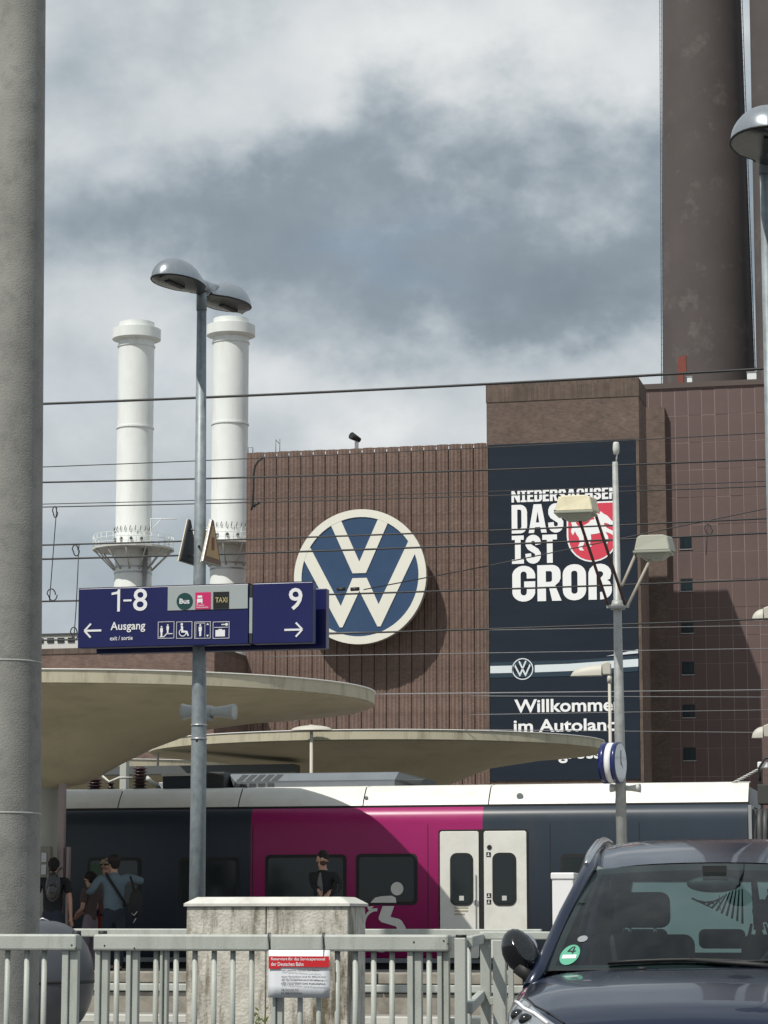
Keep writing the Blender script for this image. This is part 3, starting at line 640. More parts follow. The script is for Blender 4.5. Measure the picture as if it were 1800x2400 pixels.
def white_chimney(pxc, top, label):
    m_ = M(pxc, YW); k = 1 / m_; c = W(pxc, 1285, YW)
    t = thing('white_chimney', (c.x, YW, 0), label, 'chimney', 'white steel chimneys of the power station')
    def zp(py): return W(pxc, py + (top - 757), YW).z
    def ringz(py): return zp(py)
    r = 43 * k
    b = MB(); b.lathe((c.x, YW, 0), [(r * 1.03, 0), (r * 1.03, zp(1330)), (r, zp(1326)), (r, zp(800))], n=48); b.build('shaft', m_white, t)
    b = MB(); b.lathe((c.x, YW, 0), [(r * .98, zp(803)), (58 * k, zp(797)), (58 * k, zp(774)), (r * .98, zp(772)), (r * .98, zp(758)), (r * .8, zp(757)), (r * .8, zp(800))], n=48); b.build('cap', m_white, t, auto=30)
    for py in (815, 1006, 1333, 1346):
        z = zp(py); b = MB(); b.lathe((c.x, YW, 0), [(r * .99, z + .10), (r * 1.05, z + .10), (r * 1.05, z - .02), (r * .99, z - .02)], n=48); b.build('flange_ring', m_white if py < 1300 else m_alu, t, auto=30)
    # service platform
    R1 = 97 * k; z = zp(1291); n = 16
    b = MB(); b.lathe((c.x, YW, 0), [(r, z), (R1, z), (R1, z + .14), (r, z + .14)], n=n, smooth=False); b.build('deck', m_litgrey, t)
    for i in range(12):
        a = 2 * math.pi * i / 12 + .13; x, y = math.cos(a), math.sin(a)
        b = MB(); b.tube([(c.x + x * R1 * .95, YW + y * R1 * .95, z), (c.x + x * r * 1.02, YW + y * r * 1.02, zp(1338))], .06, 6); b.build('strut', m_litgrey, t)
    b = MB()
    for h in (.4, .75, 1.1): b.tube([(c.x + R1 * .98 * math.cos(2 * math.pi * i / 32), YW + R1 * .98 * math.sin(2 * math.pi * i / 32), z + h * .95) for i in range(33)], .022, 5, caps=False)
    for i in range(32): 
        a = 2 * math.pi * i / 32; x, y = c.x + R1 * .98 * math.cos(a), YW + R1 * .98 * math.sin(a); b.tube([(x, y, z + .1), (x, y, z + 1.05)], .02, 5)
    b.build('guard_rail', m_white, t)
    for i in range(10):
        a = R(200 + i * 15.5); x, y = c.x + math.cos(a) * r * 1.0, YW + math.sin(a) * r * 1.0
        b = MB(); b.tube([(x, y, zp(1250)), (x + math.cos(a) * .13, y + math.sin(a) * .13, zp(1246)), (x + math.cos(a) * .11 + .05, y + math.sin(a) * .11, zp(1238))], .028, 5); b.build('lifting_hook', m_louv, t)
    for i in range(4):
        a = R(215 + i * 33); x, y = c.x + math.cos(a) * r * 1.03, YW + math.sin(a) * r * 1.03
        b = MB(); b.ell((x, y, zp(1268)), .12, .12, .16, 10, 6); b.build('beacon', m_louv, t)
    return t, c, k, r, zp
t, c, k, r, zp = white_chimney(312.5, 757, 'left white steel chimney, standing free with its service platform in view')
b = MB(); x0_ = c.x + 48 * k; b.tube([(x0_, YW - .5, zp(1290)), (x0_, YW - .5, zp(1220)), (x0_ + 64 * k, YW - .5, zp(1222))], .05, 6); b.tube([(x0_, YW - .5, zp(1248)), (x0_ + 26 * k, YW - .5, zp(1221))], .035, 6); b.build('davit_arm', m_white, t)
b = MB(); b.tube([(c.x + r * .92, YW - .9, 0), (c.x + r * .92, YW - .9, zp(1290))], .18, 12); b.build('riser_pipe', m_alu, t)
white_chimney(536.5, 748, 'right of the two white steel chimneys, beside the ribbed wall and behind the lamp head')

# ================================================================== TRAIN
YR = 43.8
def tz(px, py, Y=YR): return W(px, py, Y).z
def tx(px, py=2050, Y=YR): return W(px, py, Y).x
zA = tz(900, 1892); zB = tz(900, 1845, YR + .42); zBot = tz(900, 2243)
xL, xR = tx(-500), tx(1753, 1950)
tr = thing('regional_train', (tx(900), YR, PZ), 'slate and magenta train with white roof edge and white double door at the platform', 'train')
def side(xa, xb, m, name):
    b = MB(); prof = [(YR + .10, zBot - .02), (YR, zBot + .10), (YR, zA - .28), (YR + .025, zA - .14), (YR + .09, zA - .03), (YR + .13, zA)]
    b.grid([[(xa, y, z), (xb, y, z)] for y, z in prof]); return b.build(name, m, tr, fixn=False)
xm0, xm1 = tx(588, 1950), tx(1131, 1950)
side(xL, xm0, m_tdark, 'side_wall'); side(xm0, xm1, m_tmag, 'side_wall')['label'] = 'magenta side wall'; side(xm1, xR, m_tdark, 'side_wall')
b = MB(); b.box(xL, xR, YR + .14, YR + 2.75, zBot + .05, zA - .05); b.build('body_core', m_tdark, tr)
b = MB(); b.box(xL, xR, YR + .135, YR + .19, zA + .002, zA + .035); b.build('gutter', m_rubber, tr)
# white roof-edge panels with joints
js = [-500, -120, 270, 553, 846, 1141, 1440, 1757]
for a, c in zip(js[:-1], js[1:]):
    xa, xb = tx(a, 1870) + .01, (tx(c, 1870) - .01 if c < 1757 else xR)
    b = MB(); rows = []
    for u in (0, .25, .5, .75, 1): y = YR + .15 + .27 * u ** 1.25; z = zA + .04 + (zB - zA - .04) * u; rows.append([(xa, y, z), (xb, y, z)])
    rows.append([(xa, YR + .75, zB + .04), (xb, YR + .75, zB + .04)]); b.grid(rows); b.build('roof_edge_panel', m_twhite, tr, fixn=False)
b = MB(); b.box(xL, xR, YR + .40, YR + 2.7, zA, zB - .06); b.build('roof', m_troof, tr)
for (px_, py_) in ((1218, 1866), (858, 1870)):
    p = W(px_, py_, YR + .2); b = MB(); b.tube([(p.x, YR + .20, p.z), (p.x, YR + .28, p.z)], .055 if px_ > 1000 else .03, 14); b.build('roof_socket', m_troof, tr)
def rrect(x0, x1, z0, z1, r, n=5):
    return rr(x0, z0, x1, z1, r, r, r, r)
def win(pa, pb, qa, qb, green=0):
    x0, x1, z0, z1 = tx(pa), tx(pb), tz((pa + pb) / 2, qb), tz((pa + pb) / 2, qa)
    b = MB(); b.prism(rrect(x0, x1, z0, z1, .08), YR - .012, YR - .002); o = b.build('window', m_rubber, tr)
    b = MB(); b.prism(rrect(x0 + .055, x1 - .055, z0 + .055, z1 - .055, .06), YR - .018, YR - .0125); g = b.build('pane', m_tglass, o)
    if green:
        b = MB(); b.prism(rrect(x0 + .06, x0 + .40, z1 - .55, z1 - .10, .02), YR - .022, YR - .0185); b.build('window_reflection', mat('green_reflection', (.03, .07, .035), .5), o)  # green reflection in the pane, painted on as a flat patch
win(205, 330, 2010, 2125, 1); win(420, 560, 2010, 2125); win(622, 812, 2003, 2120); win(835, 978, 2001, 2121); win(1315, 1480, 2001, 2120); win(1530, 1700, 2001, 2120); win(-80, 90, 2008, 2125)
# doors
dz0, dz1 = tz(1130, 2246), tz(1130, 1948)
xa, xm, xb = tx(1032), tx(1129), tx(1235)
b = MB(); b.prism(rrect(xa - .03, xb + .03, dz0 - .01, dz1 + .03, .05), YR - .010, YR - .001); b.build('door_frame', m_rubber, tr)
for (x0, x1, wl, wr, s) in ((xa, xm - .045, 1056, 1110, 'l'), (xm + .045, xb, 1155, 1211, 'r')):
    b = MB(); b.prism(rrect(x0, x1, dz0, dz1, .04), YR - .035, YR - .0105); d = b.build('door', m_twhite, tr, bevel=.006)
    wx0, wx1, wz0, wz1 = tx(wl), tx(wr), tz(1100, 2123), tz(1100, 1999)
    b = MB(); b.prism(rrect(wx0, wx1, wz0, wz1, .12), YR - .045, YR - .0355); f_ = b.build('door_window', m_rubber, d)
    b = MB(); b.prism(rrect(wx0 + .04, wx1 - .04, wz0 + .04, wz1 - .04, .09), YR - .050, YR - .0455); b.build('pane', m_tglass, d)
    cxw = (wx0 + wx1) / 2
    b = MB(); b.box(cxw - .04, cxw + .04, YR - .056, YR - .051, wz0 + .09, wz0 + .17); b.build('sticker', m_litgrey, d)
def dot(px_, py_, r, m, y=YR - .045, nm='door_button'):
    p = W(px_, py_, YR); b = MB(); b.tube([(p.x, y, p.z), (p.x, y + .02, p.z)], r, 16); b.build(nm, m, tr)
dot(1148, 1986, .042, m_rubber); dot(1117, 2115, .045, m_alu, YR - .06); 
for px_, py_ in ((1146, 2003), (1147, 2099), (1147, 2114)):
    p = W(px_, py_, YR); b = MB(); b.box(p.x - .04, p.x + .04, YR - .040, YR - .036, p.z - .04, p.z + .04); b.build('pictogram_plate', m_rubber, tr)
    b = MB(); b.box(p.x - .028, p.x + .02, YR - .043, YR - .0405, p.z - .022, p.z - .012); b.box(p.x - .01, p.x + .006, YR - .043, YR - .0405, p.z - .012, p.z + .026); b.build('pictogram_mark', m_signw, tr)
p = W(1117, 2140, YR); b = MB(); b.box(p.x - .008, p.x + .008, YR - .06, YR - .036, tz(1117, 2180), tz(1117, 2050)); b.build('door_handle', m_alu, tr)
p = W(1082, 2136, YR); b = MB(); 
for i in range(3): b.box(p.x - .12, p.x + .12 - .06 * (i == 2), YR - .040, YR - .036, p.z + .05 - i * .055, p.z + .075 - i * .055)
b.build('door_notice', mat('tan_print', (.42, .38, .26), .6), tr)
for px_ in (592, 1003, 1290, 1500):
    b = MB(); x = tx(px_); b.box(x - .006, x + .006, YR - .004, YR - .001, zBot + .12, zA - .30); b.build('panel_seam', m_rubber, tr)
# white wheelchair user figure printed on the side
yf = YR - .026
def P2(z2x, z2y): return (560 + z2x * .3014, 1950 + z2y * .3014)
def figp(pts, name, m=m_litgrey):
    q = []
    for (a, c) in pts: 
        u = W(*P2(a, c), YR); q.append((u.x, u.z))
    b = MB(); b.prism(q, yf, yf + .006); b.build(name, m, tr)
figp([(1232 + 49 * math.cos(R(a)), 441 + 52 * math.sin(R(a))) for a in range(0, 360, 20)], 'figure_head', m_twhite)
figp([(1025, 550), (1062, 510), (1110, 500), (1190, 495), (1220, 510), (1226, 550)], 'figure_print', m_twhite)
figp([(1120, 576), (1210, 576), (1180, 660), (1245, 675), (1268, 690), (1300, 745), (1290, 800), (1250, 800), (1225, 735), (1110, 700), (1090, 680), (1090, 660)], 'figure_print', m_twhite)
figp([(1000, 580), (1050, 576), (1030, 605), (1008, 608)], 'figure_print', m_twhite)
figp([(1070 + 105 * math.cos(R(a)), 720 + 128 * math.sin(R(a))) for a in range(275, 91, -12)] + [(1070 + 85 * math.cos(R(a)), 720 + 104 * math.sin(R(a))) for a in range(95, 276, 12)], 'figure_wheel', m_twhite)
figp([(1110 + 100 * math.cos(R(a)), 830 + 105 * math.sin(R(a))) for a in range(10, 175, 12)] + [(1110 + 84 * math.cos(R(a)), 830 + 88 * math.sin(R(a))) for a in range(170, 5, -12)], 'figure_wheel', m_twhite)
b = MB(); b.box(xL, xR, YR + .3, YR + 2.5, -.3, zBot); b.build('underframe', m_under, tr)
b = MB(); b.box(xL, xR, YR + .02, YR + .08, zBot - .10, zBot - .021); b.build('skirt', m_troof, tr)
# gangway bellows and far coach end
gx = tx(1757, 1950)
b = MB()
for i in range(12):
    x = gx + .06 + i * .095; b.tube([(x, YR + .18, zBot), (x, YR + .13, zA - .5), (x, YR + .16, zA - .25), (x, YR + .35, zA - .12), (x, YR + 1, zA - .1)], .05, 8)
b.build('gangway_bellows', mat('bellows_grey', (.07, .072, .075), .55), tr)
side(gx + 1.22, gx + 14, m_tdark, 'side_wall')
b = MB(); b.box(gx + 1.22, gx + 14, YR + .14, YR + 2.75, zBot + .05, zA); b.build('body_core', m_tdark, tr)
b = MB(); b.box(gx + 1.25, gx + 14, YR + .2, YR + 2.7, zA + .04, zB); b.build('roof_edge_panel', m_twhite, tr, bevel=.08)
b = MB(); b.box(gx - .02, gx + .035, YR + .02, YR + .6, zBot, zA - .02); b.build('end_frame', m_alu, tr)
b = MB(); b.box(gx + .05, gx + 1.3, YR + .4, YR + 2.4, zBot, zA - .1); b.build('gangway_core', m_rubber, tr)
for i in range(9):
    z = zA - .05 + i * .055; x = gx + .30 + .05 * math.sin(i * 2.1)
    b = MB(); b.tube([(x + .05 * i * .3, YR + .35, z), (x + .25, YR + .25 - .02 * i, z + .10 * math.sin(i)), (x + .5, YR + .4, z + .05)], .028, 8); b.build('coupling_cable', m_wire if i % 3 else m_troof, tr)
b = MB(); b.box(gx + .12, gx + .34, YR + .3, YR + .6, zA, zA + .34); b.box(gx + .42, gx + .8, YR + .35, YR + .8, zA - .05, zA + .5); b.build('roof_junction_box', m_under, tr, bevel=.02)
b = MB(); pts = [(gx + .16, YR + .4, zA + .40), (gx + .15, YR + .4, zA + .62), (gx + .25, YR + .4, zA + .78), (gx + .55, YR + .4, zA + .86), (gx + .8, YR + .4, zA + .87)]; b.tube(pts, .022, 8); b.build('roof_cable', m_wire, tr)
b = MB()
for i in range(9): b.lathe((gx - .28 + .05 * i, YR + .5, zB + .02 + .026 * i), [(.02, -.012), (.055, -.008), (.055, .004), (.02, .012)], n=12)
b.build('roof_insulator', m_litgrey, tr)
b = MB(); b.box(gx + .12, gx + .30, YR + .42, YR + .58, zB + .25, zB + .36); b.build('terminal', m_signw, tr, bevel=.02)
# roof equipment: coordinates by photograph reading on plane YR+.9
YE = YR + .75
def ez_(px_, py_): return W(px_, py_, YE).z
def ex_(px_, py_=1830): return W(px_, py_, YE).x
x0, x1 = ex_(640), ex_(985); z0, z1, zt = ez_(800, 1850), ez_(800, 1830), ez_(800, 1808)
b = MB(); sec = [(YE, z0), (YE, z1), (YE + .35, zt), (YE + 1.4, zt), (YE + 1.4, z0)]
n = len(sec); xe = ex_(925)
b.add([(x0, y, z) for y, z in sec] + [(xe, y, z) for y, z in sec], [tuple(range(n))[::-1], tuple(range(n, 2 * n))] + [(i, (i + 1) % n, (i + 1) % n + n, i + n) for i in range(n)]); b.build('air_conditioner', m_troof, tr)
b = MB(); b.add([(xe + .004, y, z) for y, z in sec] + [(x1, y + .12 if i in (0, 1, 2) else y, z - (.12 if i in (2, 3) else 0)) for i, (y, z) in enumerate(sec)], [tuple(range(n))[::-1], tuple(range(n, 2 * n))] + [(i, (i + 1) % n, (i + 1) % n + n, i + n) for i in range(n)]); b.build('air_conditioner_end', m_louv, tr)
xs = ex_(524)
b = MB(); b.add([(xs + (.22 if i == 1 or i == 0 else .0), y, z) for i, (y, z) in enumerate(sec)] + [(x0 - .005, y, z) for y, z in sec], [tuple(range(n))[::-1], tuple(range(n, 2 * n))] + [(i, (i + 1) % n, (i + 1) % n + n, i + n) for i in range(n)]); b.build('cooling_unit', m_troof, tr)
for i in range(5):
    xa2 = ex_(552 + i * 20.5); xb2 = ex_(567 + i * 20.5); dz = (zt - z1)
    b = MB(); b.add([(xa2, YE + .05 - .012, z1 + dz * .14), (xb2, YE + .05 - .012, z1 + dz * .14), (xb2 + .05, YE + .30 - .012, z1 + dz * .86), (xa2 + .05, YE + .30 - .012, z1 + dz * .86)], [(0, 1, 2, 3)]); b.build('louvre', m_louv, tr)
    if i < 4: b = MB(); b.box(ex_(563 + i * 21.5), ex_(578 + i * 21.5), YE - .012, YE - .002, z0 + .03, z1 - .03); b.build('louvre', m_louv, tr)
b = MB(); b.box(ex_(385), ex_(452), YE - .1, YE + 1, ez_(400, 1858), ez_(400, 1820)); b.build('equipment_box', m_tbox, tr, bevel=.01)
b = MB(); b.box(ex_(383), ex_(470), YE - .12, YE + 1, ez_(400, 1820) + .002, ez_(400, 1814)); b.build('equipment_lid', m_litgrey, tr)
b = MB(); b.box(ex_(455), ex_(528), YE - .05, YE + 1, ez_(480, 1855), ez_(480, 1810)); b.build('equipment_box', m_louv, tr, bevel=.01)
for i in range(7): b = MB(); zz0 = ez_(500, 1850 - i * 5.4); b.box(ex_(482), ex_(524), YE - .064, YE - .052, zz0, zz0 + .012); b.build('louvre', m_tbox, tr)
def insul(px_, py0, py1, rad):
    x = ex_(px_); z0_, z1_ = ez_(px_, py0), ez_(px_, py1); prof = []; q = int((z1_ - z0_) / .055)
    for i in range(q): z = z0_ + (z1_ - z0_) * i / q; prof += [(rad * .62, z), (rad, z + .012), (rad, z + .02), (rad * .62, z + .034)]
    b = MB(); b.lathe((x, YE + .2, 0), prof + [(rad * .6, z1_), (0.001, z1_)], n=16); b.build('insulator', m_insul, tr)
insul(214, 1858, 1822, .15); insul(320, 1856, 1795, .145); insul(252, 1856, 1828, .07)
b = MB(); b.tube([(ex_(232), YE + .2, ez_(232, 1818)), (ex_(252), YE + .1, ez_(252, 1832)), (ex_(275), YE + .1, ez_(275, 1822)), (ex_(305), YE + .2, ez_(305, 1822))], .022, 8); b.tube([(ex_(335), YE + .2, ez_(335, 1820)), (ex_(350), YE + .1, ez_(350, 1832)), (ex_(362), YE + .1, ez_(362, 1838)), (ex_(368), YE + .2, ez_(368, 1850))], .04, 8); b.build('high_voltage_cable', m_litgrey, tr)
b = MB(); b.box(ex_(352), ex_(378), YE + .5, YE + .8, ez_(360, 1856), ez_(360, 1830)); b.build('equipment_box', m_signw, tr, bevel=.01)
b = MB(); b.box(ex_(150), ex_(300), YE, YE + .4, ez_(200, 1862), ez_(200, 1855)); b.build('roof_frame', m_under, tr)

# ================================================================== MUSHROOM CANOPIES
def canopy(pxc, pxtip, pytip, Y, label, sy=1.0):
    c = W(pxc, pytip, Y); tip = W(pxtip, pytip, Y); Rr = tip.x - c.x; zr = tip.z
    t = thing('station_canopy', (c.x, Y, PZ), label, 'canopy', 'round mushroom canopies over the platforms')
    h = .092
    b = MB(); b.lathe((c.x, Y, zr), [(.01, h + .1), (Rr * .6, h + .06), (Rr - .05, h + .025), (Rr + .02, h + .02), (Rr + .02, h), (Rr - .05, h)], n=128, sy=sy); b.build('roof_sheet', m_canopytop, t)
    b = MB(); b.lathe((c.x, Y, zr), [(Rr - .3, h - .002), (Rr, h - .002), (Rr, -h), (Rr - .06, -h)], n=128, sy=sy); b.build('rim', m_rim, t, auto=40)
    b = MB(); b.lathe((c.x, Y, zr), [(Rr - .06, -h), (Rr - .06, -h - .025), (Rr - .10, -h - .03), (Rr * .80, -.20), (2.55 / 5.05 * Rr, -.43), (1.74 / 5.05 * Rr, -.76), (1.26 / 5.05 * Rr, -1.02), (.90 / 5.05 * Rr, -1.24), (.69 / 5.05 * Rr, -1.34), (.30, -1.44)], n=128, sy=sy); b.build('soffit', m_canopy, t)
    b = MB(); b.tube([(c.x, Y, PZ if Y < 45 else -.5), (c.x, Y, zr - 1.3)], .36, 40); b.build('column', m_colw, t)
    return t, c, Rr, zr
t, c, Rr, zr = canopy(93, 864, 1629, 39.5, 'large cream mushroom canopy over the people at left, nearest of the round roofs', sy=.80)
x = W(145, 1900, 39.2).x; b = MB(); b.box(x - .055, x + .055, 39.15, 39.27, PZ, zr - 1.22); b.build('downpipe', m_colp, t, bevel=.02)
x = W(161, 2000, 39.2).x; b = MB(); b.box(x - .02, x + .02, 39.15, 39.25, PZ, W(161, 1985, 39.2).z); b.build('conduit', m_colp, t)
x0, x1 = W(80, 2030, 38.93).x, W(117, 2030, 38.93).x
cp = thing('call_panel', W(100, 2065, 39.0), 'grey call point panel fixed to the canopy column above the man in black', 'panel')
b = MB(); b.box(x0, x1, 38.93, 39.06, W(100, 2065, 38.93).z, W(100, 1984, 38.93).z); b.build('housing', mat('panel_taupe', (.20, .19, .165), .5), cp, bevel=.01)
for (qa, qb) in ((2021, 1998), (2050, 2026)):
    b = MB(); b.box(W(98, 2000, 38.93).x, W(110, 2000, 38.93).x, 38.91, 38.928, W(100, qb + (qa - qb), 38.93).z, W(100, qb, 38.93).z); b.build('display', m_alu, cp, bevel=.005)
canopy(265, 742, 1812, 62, 'farthest mushroom canopy, mostly hidden, behind the train roof insulators')
t, c, Rr, zr = canopy(880, 1412, 1746, 54.5, 'smaller looking cream mushroom canopy beyond the train, reaching in front of the banner', sy=.85)
b = MB(); p0 = W(262, 1797, 54); p1 = W(745, 1797, 54); b.box(p0.x - 8, p1.x, 52, 52.5, W(500, 1812, 52).z, W(500, 1793, 52).z); o = b.build('shaded_rim_band', mat('rim_shade_grey', (.10, .11, .11), .5), t)  # stands in for the farthest canopy's rim, its shade put into the grey
for px_ in (370, 750, 690):
    q = W(px_, 1760, 53); b = MB(); b.tube([(q.x, 53, W(px_, 1800, 53).z), (q.x, 53, W(px_, 1745, 53).z)], .03 if px_ != 750 else .09, 8); b.build('hanger', m_colw, t)
q = W(292, 1800, 44.8); sp = thing('platform_post', (q.x, 49.5, -.5), 'pale post standing beyond the train between its two roof insulators', 'post')
q = W(292, 1800, 49.5); b = MB(); b.box(q.x - .07, q.x + .07, 49.4, 49.6, -.5, W(292, 1770, 49.5).z); b.build('shaft', m_colw, sp, bevel=.01)
b = MB(); b.box(q.x - .1, q.x + .1, 49.37, 49.63, -.5, -.45); b.build('foot_plate', m_alu, sp)

# ================================================================== OVERHEAD WIRES
wires = [(100, 946, 1780, 867, .023, 41, 'w', 'thick black overhead cable, topmost of all, passing just over the brick tower'),
 (100, 1094, 1784, 1017, .011, 52, 'w', 'overhead wire second from the top, crossing the upper part of the banner'),
 (100, 1130, 1784, 1079, .017, 43, 'w', 'overhead wire crossing the banner a little above its slogan, third from the top'),
 (100, 1181, 1784, 1130, .010, 52, 'w', 'upper thin wire of the close pair through the first word of the slogan'),
 (100, 1188, 1784, 1142, .013, 52.4, 'w', 'lower wire of the close pair through the first word of the slogan'),
 (100, 1277, 1784, 1218, .016, 43, 'w', 'overhead wire crossing the upper arms of the round emblem'),
 (100, 1310, 1784, 1252, .019, 45, 'w', 'overhead wire crossing the round emblem just below the tops of its arms'),
 (100, 1409, 1790, 1360, .018, 45, 'w', 'overhead wire crossing the lower half of the round emblem and the last slogan word'),
 (100, 1500, 1790, 1453, .017, 43, 'w', 'overhead wire crossing the bottom rim of the round emblem'),
 (760, 1483, 1790, 1466, .008, 50, 'g', 'thin pale wire just under the wire at the bottom rim of the emblem'),
 (620, 1539, 1790, 1520, .009, 50, 'g', 'thin pale wire passing below the round emblem over its shadow'),
 (860, 1627, 1790, 1617, .014, 56, 'g', 'wire crossing the banner between the small ring and the greeting'),
 (1100, 1631, 1790, 1634, .009, 58, 'g', 'thin wire directly above the greeting on the banner'),
 (1100, 1675, 1790, 1664, .008, 58, 'g', 'thin wire between the two lines of the greeting on the banner'),
 (1100, 1710, 1790, 1717, .009, 58, 'g', 'lowest thin wire, just above the far canopy rim'),
 (560, 1686, 700, 1690, .008, 50, 'g', 'short thin wire beside the horn loudspeaker')]
for i, (a, pa, c, pc, r, Y, k, lab) in enumerate(wires):
    p, q = W(a, pa, Y), W(c, pc, Y); d = q - p
    if a <= 100: p = p - d * .5
    if c > 1700: q = q + d * .35
    pts = []
    for j in range(25):
        u = j / 24; pts.append(p + (q - p) * u - Vector((0, 0, .12 * 4 * u * (1 - u) * (1 if a <= 100 else 0) - .09 * (a <= 100))))
    root = thing('overhead_wire', p, lab, 'wire', 'overhead railway wires'); b = MB(); b.tube(pts, r, 6); b.build('strand', m_wire if k == 'w' else m_wiregrey, root)
p0 = W(690, 1400, 44); pm = W(852, 1382, 44); pm2 = W(1150, 1325, 44); q = W(1795, 1192, 44); q2 = W(1900, 1170, 44)
dw = thing('slanting_wire', p0, 'thin wire slanting up to the right from the middle of the emblem across the banner', 'wire'); b = MB(); b.tube([pm, pm2, q, q2], .011, 6); b.build('strand', m_wire, dw)
for px_ in (800, 832): 
    u = W(px_, 1381, 44.9); b = MB(); b.tube([u + Vector((-.08, 0, 0)), u + Vector((.08, 0, 0.005))], .035, 8); b.build('clamp', m_wire, dw)
def dropper(pts, Y, lab, loop=None):
    t = thing('hanging_dropper', W(*pts[0], Y), lab, 'dropper', 'droppers hanging from the overhead wires at left'); b = MB(); b.tube([W(x, y, Y) for x, y in pts], .009, 6); b.build('strand', m_wire, t)
    for (lx, ly, rw, rh) in loop:
        b = MB(); b.tube([W(lx + rw * math.cos(R(a)) - (rw * .4) * (a > 180), ly + rh * math.sin(R(a)), Y) for a in range(0, 361, 24)], .011, 6, caps=False); b.build('cable_loop', m_wire, t)
dropper([(133, 1188), (129, 1240), (122, 1330), (116, 1408)], 43, 'left hanging dropper between the wires, with a loop at its foot', [(130, 1200, 5, 13), (124, 1394, 10, 14)])
dropper([(185, 1277), (182, 1350), (178, 1430), (173, 1500)], 43, 'right hanging dropper, just beside the left end of the blue platform sign', [(179, 1290, 7, 13), (176, 1484, 8, 14)])
dropper([(1659, 1232), (1655, 1300)], 56, 'short dropper with a small loop in front of the panelled wing', [(1662, 1241, 8, 12)])
u = W(600, 1060, 50)
fe = thing('feeder_cable', W(600, 1075, 50), 'dark cable hanging in a bow down the left edge of the ribbed wall', 'cable')
b = MB(); b.tube([W(x, y, 50) for x, y in ((617, 1073), (606, 1080), (598, 1092), (595, 1110), (594, 1150), (592, 1185), (589, 1196))], .022, 6); b.tube([W(x, y, 50) for x, y in ((594, 1188), (600, 1182), (608, 1178))], .03, 6); b.build('strand', m_wire, fe)

# ================================================================== MASTS AND LAMPS
# concrete catenary mast at left
YM = 24.0
c = W(4, 2150, YM); cm = thing('concrete_mast', (c.x, YM, 0), 'thick round concrete catenary mast cut by the left picture edge', 'mast')
def mx(py): return (W(99 if py < 900 else 99 - (py - 900) * 8 / 1250, py, YM).x - c.x)
zs = [(-.5), W(50, 1907, YM).z, W(50, 1553, YM).z, W(50, -1200, YM).z]
rs = [.385, .362, .338, .150]
for (za, zb, ra_, rb) in zip(zs[:-1], zs[1:], rs[:-1], rs[1:]):
    b = MB(); b.lathe((c.x, YM, 0), [(ra_, za + .006), (rb + .0005, zb - .006)], n=48); b.build('segment', m_concrete, cm)
for z, r_ in zip(zs[1:3], rs[1:3]): b = MB(); b.lathe((c.x, YM, 0), [(r_ - .01, z - .012), (r_ + .004, z - .008), (r_ + .004, z + .008), (r_ - .01, z + .012)], n=48); b.build('joint_ring', m_seam, cm)
b = MB(); b.box(c.x - .34, c.x - .20, YM - .40, YM - .22, W(5, 1800, YM).z, W(5, 1600, YM).z); b.build('clamp_box', m_louv, cm, bevel=.02)

def tapered(px_, pts, Y, n=20): return [W(px_, py, Y) for py in pts]
# two-armed lamp post with the platform sign
YS = 23.0
a = W(462, 2110, YS); zt_ = W(463, 700, YS).z
lp = thing('lamp_post', (a.x, YS, 0), 'galvanised lamp post rising from the stone block, two mirrored lamp heads at its top', 'street lamp')
mS = M(462, YS)
b = MB(); b.tube([(a.x, YS, 0), (a.x, YS, W(460, 1760, YS).z), (a.x - .010, YS, W(462, 1370, YS).z), (a.x - .022, YS, zt_)], [19.6 / mS, 18.0 / mS, 14.8 / mS, 11.2 / mS], 28); b.build('pole', m_galv, lp)
b = MB(); b.tube([(a.x - .022, YS, zt_ - .12), (a.x - .022, YS, zt_ + .14)], 12.6 / mS, 24); b.build('pole_collar', m_galv, lp)
for zq in (1700, 1732): b = MB(); z = W(462, zq, YS).z; b.tube([(a.x, YS, z - .008), (a.x, YS, z + .008)], 19.2 / mS, 24); b.build('band_clamp', m_alu, lp)
for zq in (1280, 1735): b = MB(); p = W(461, zq, YS - .09); b.ell((a.x, YS - .068, p.z), .014, .012, .014, 8, 6); b.build('bolt_hole', m_rubber, lp)
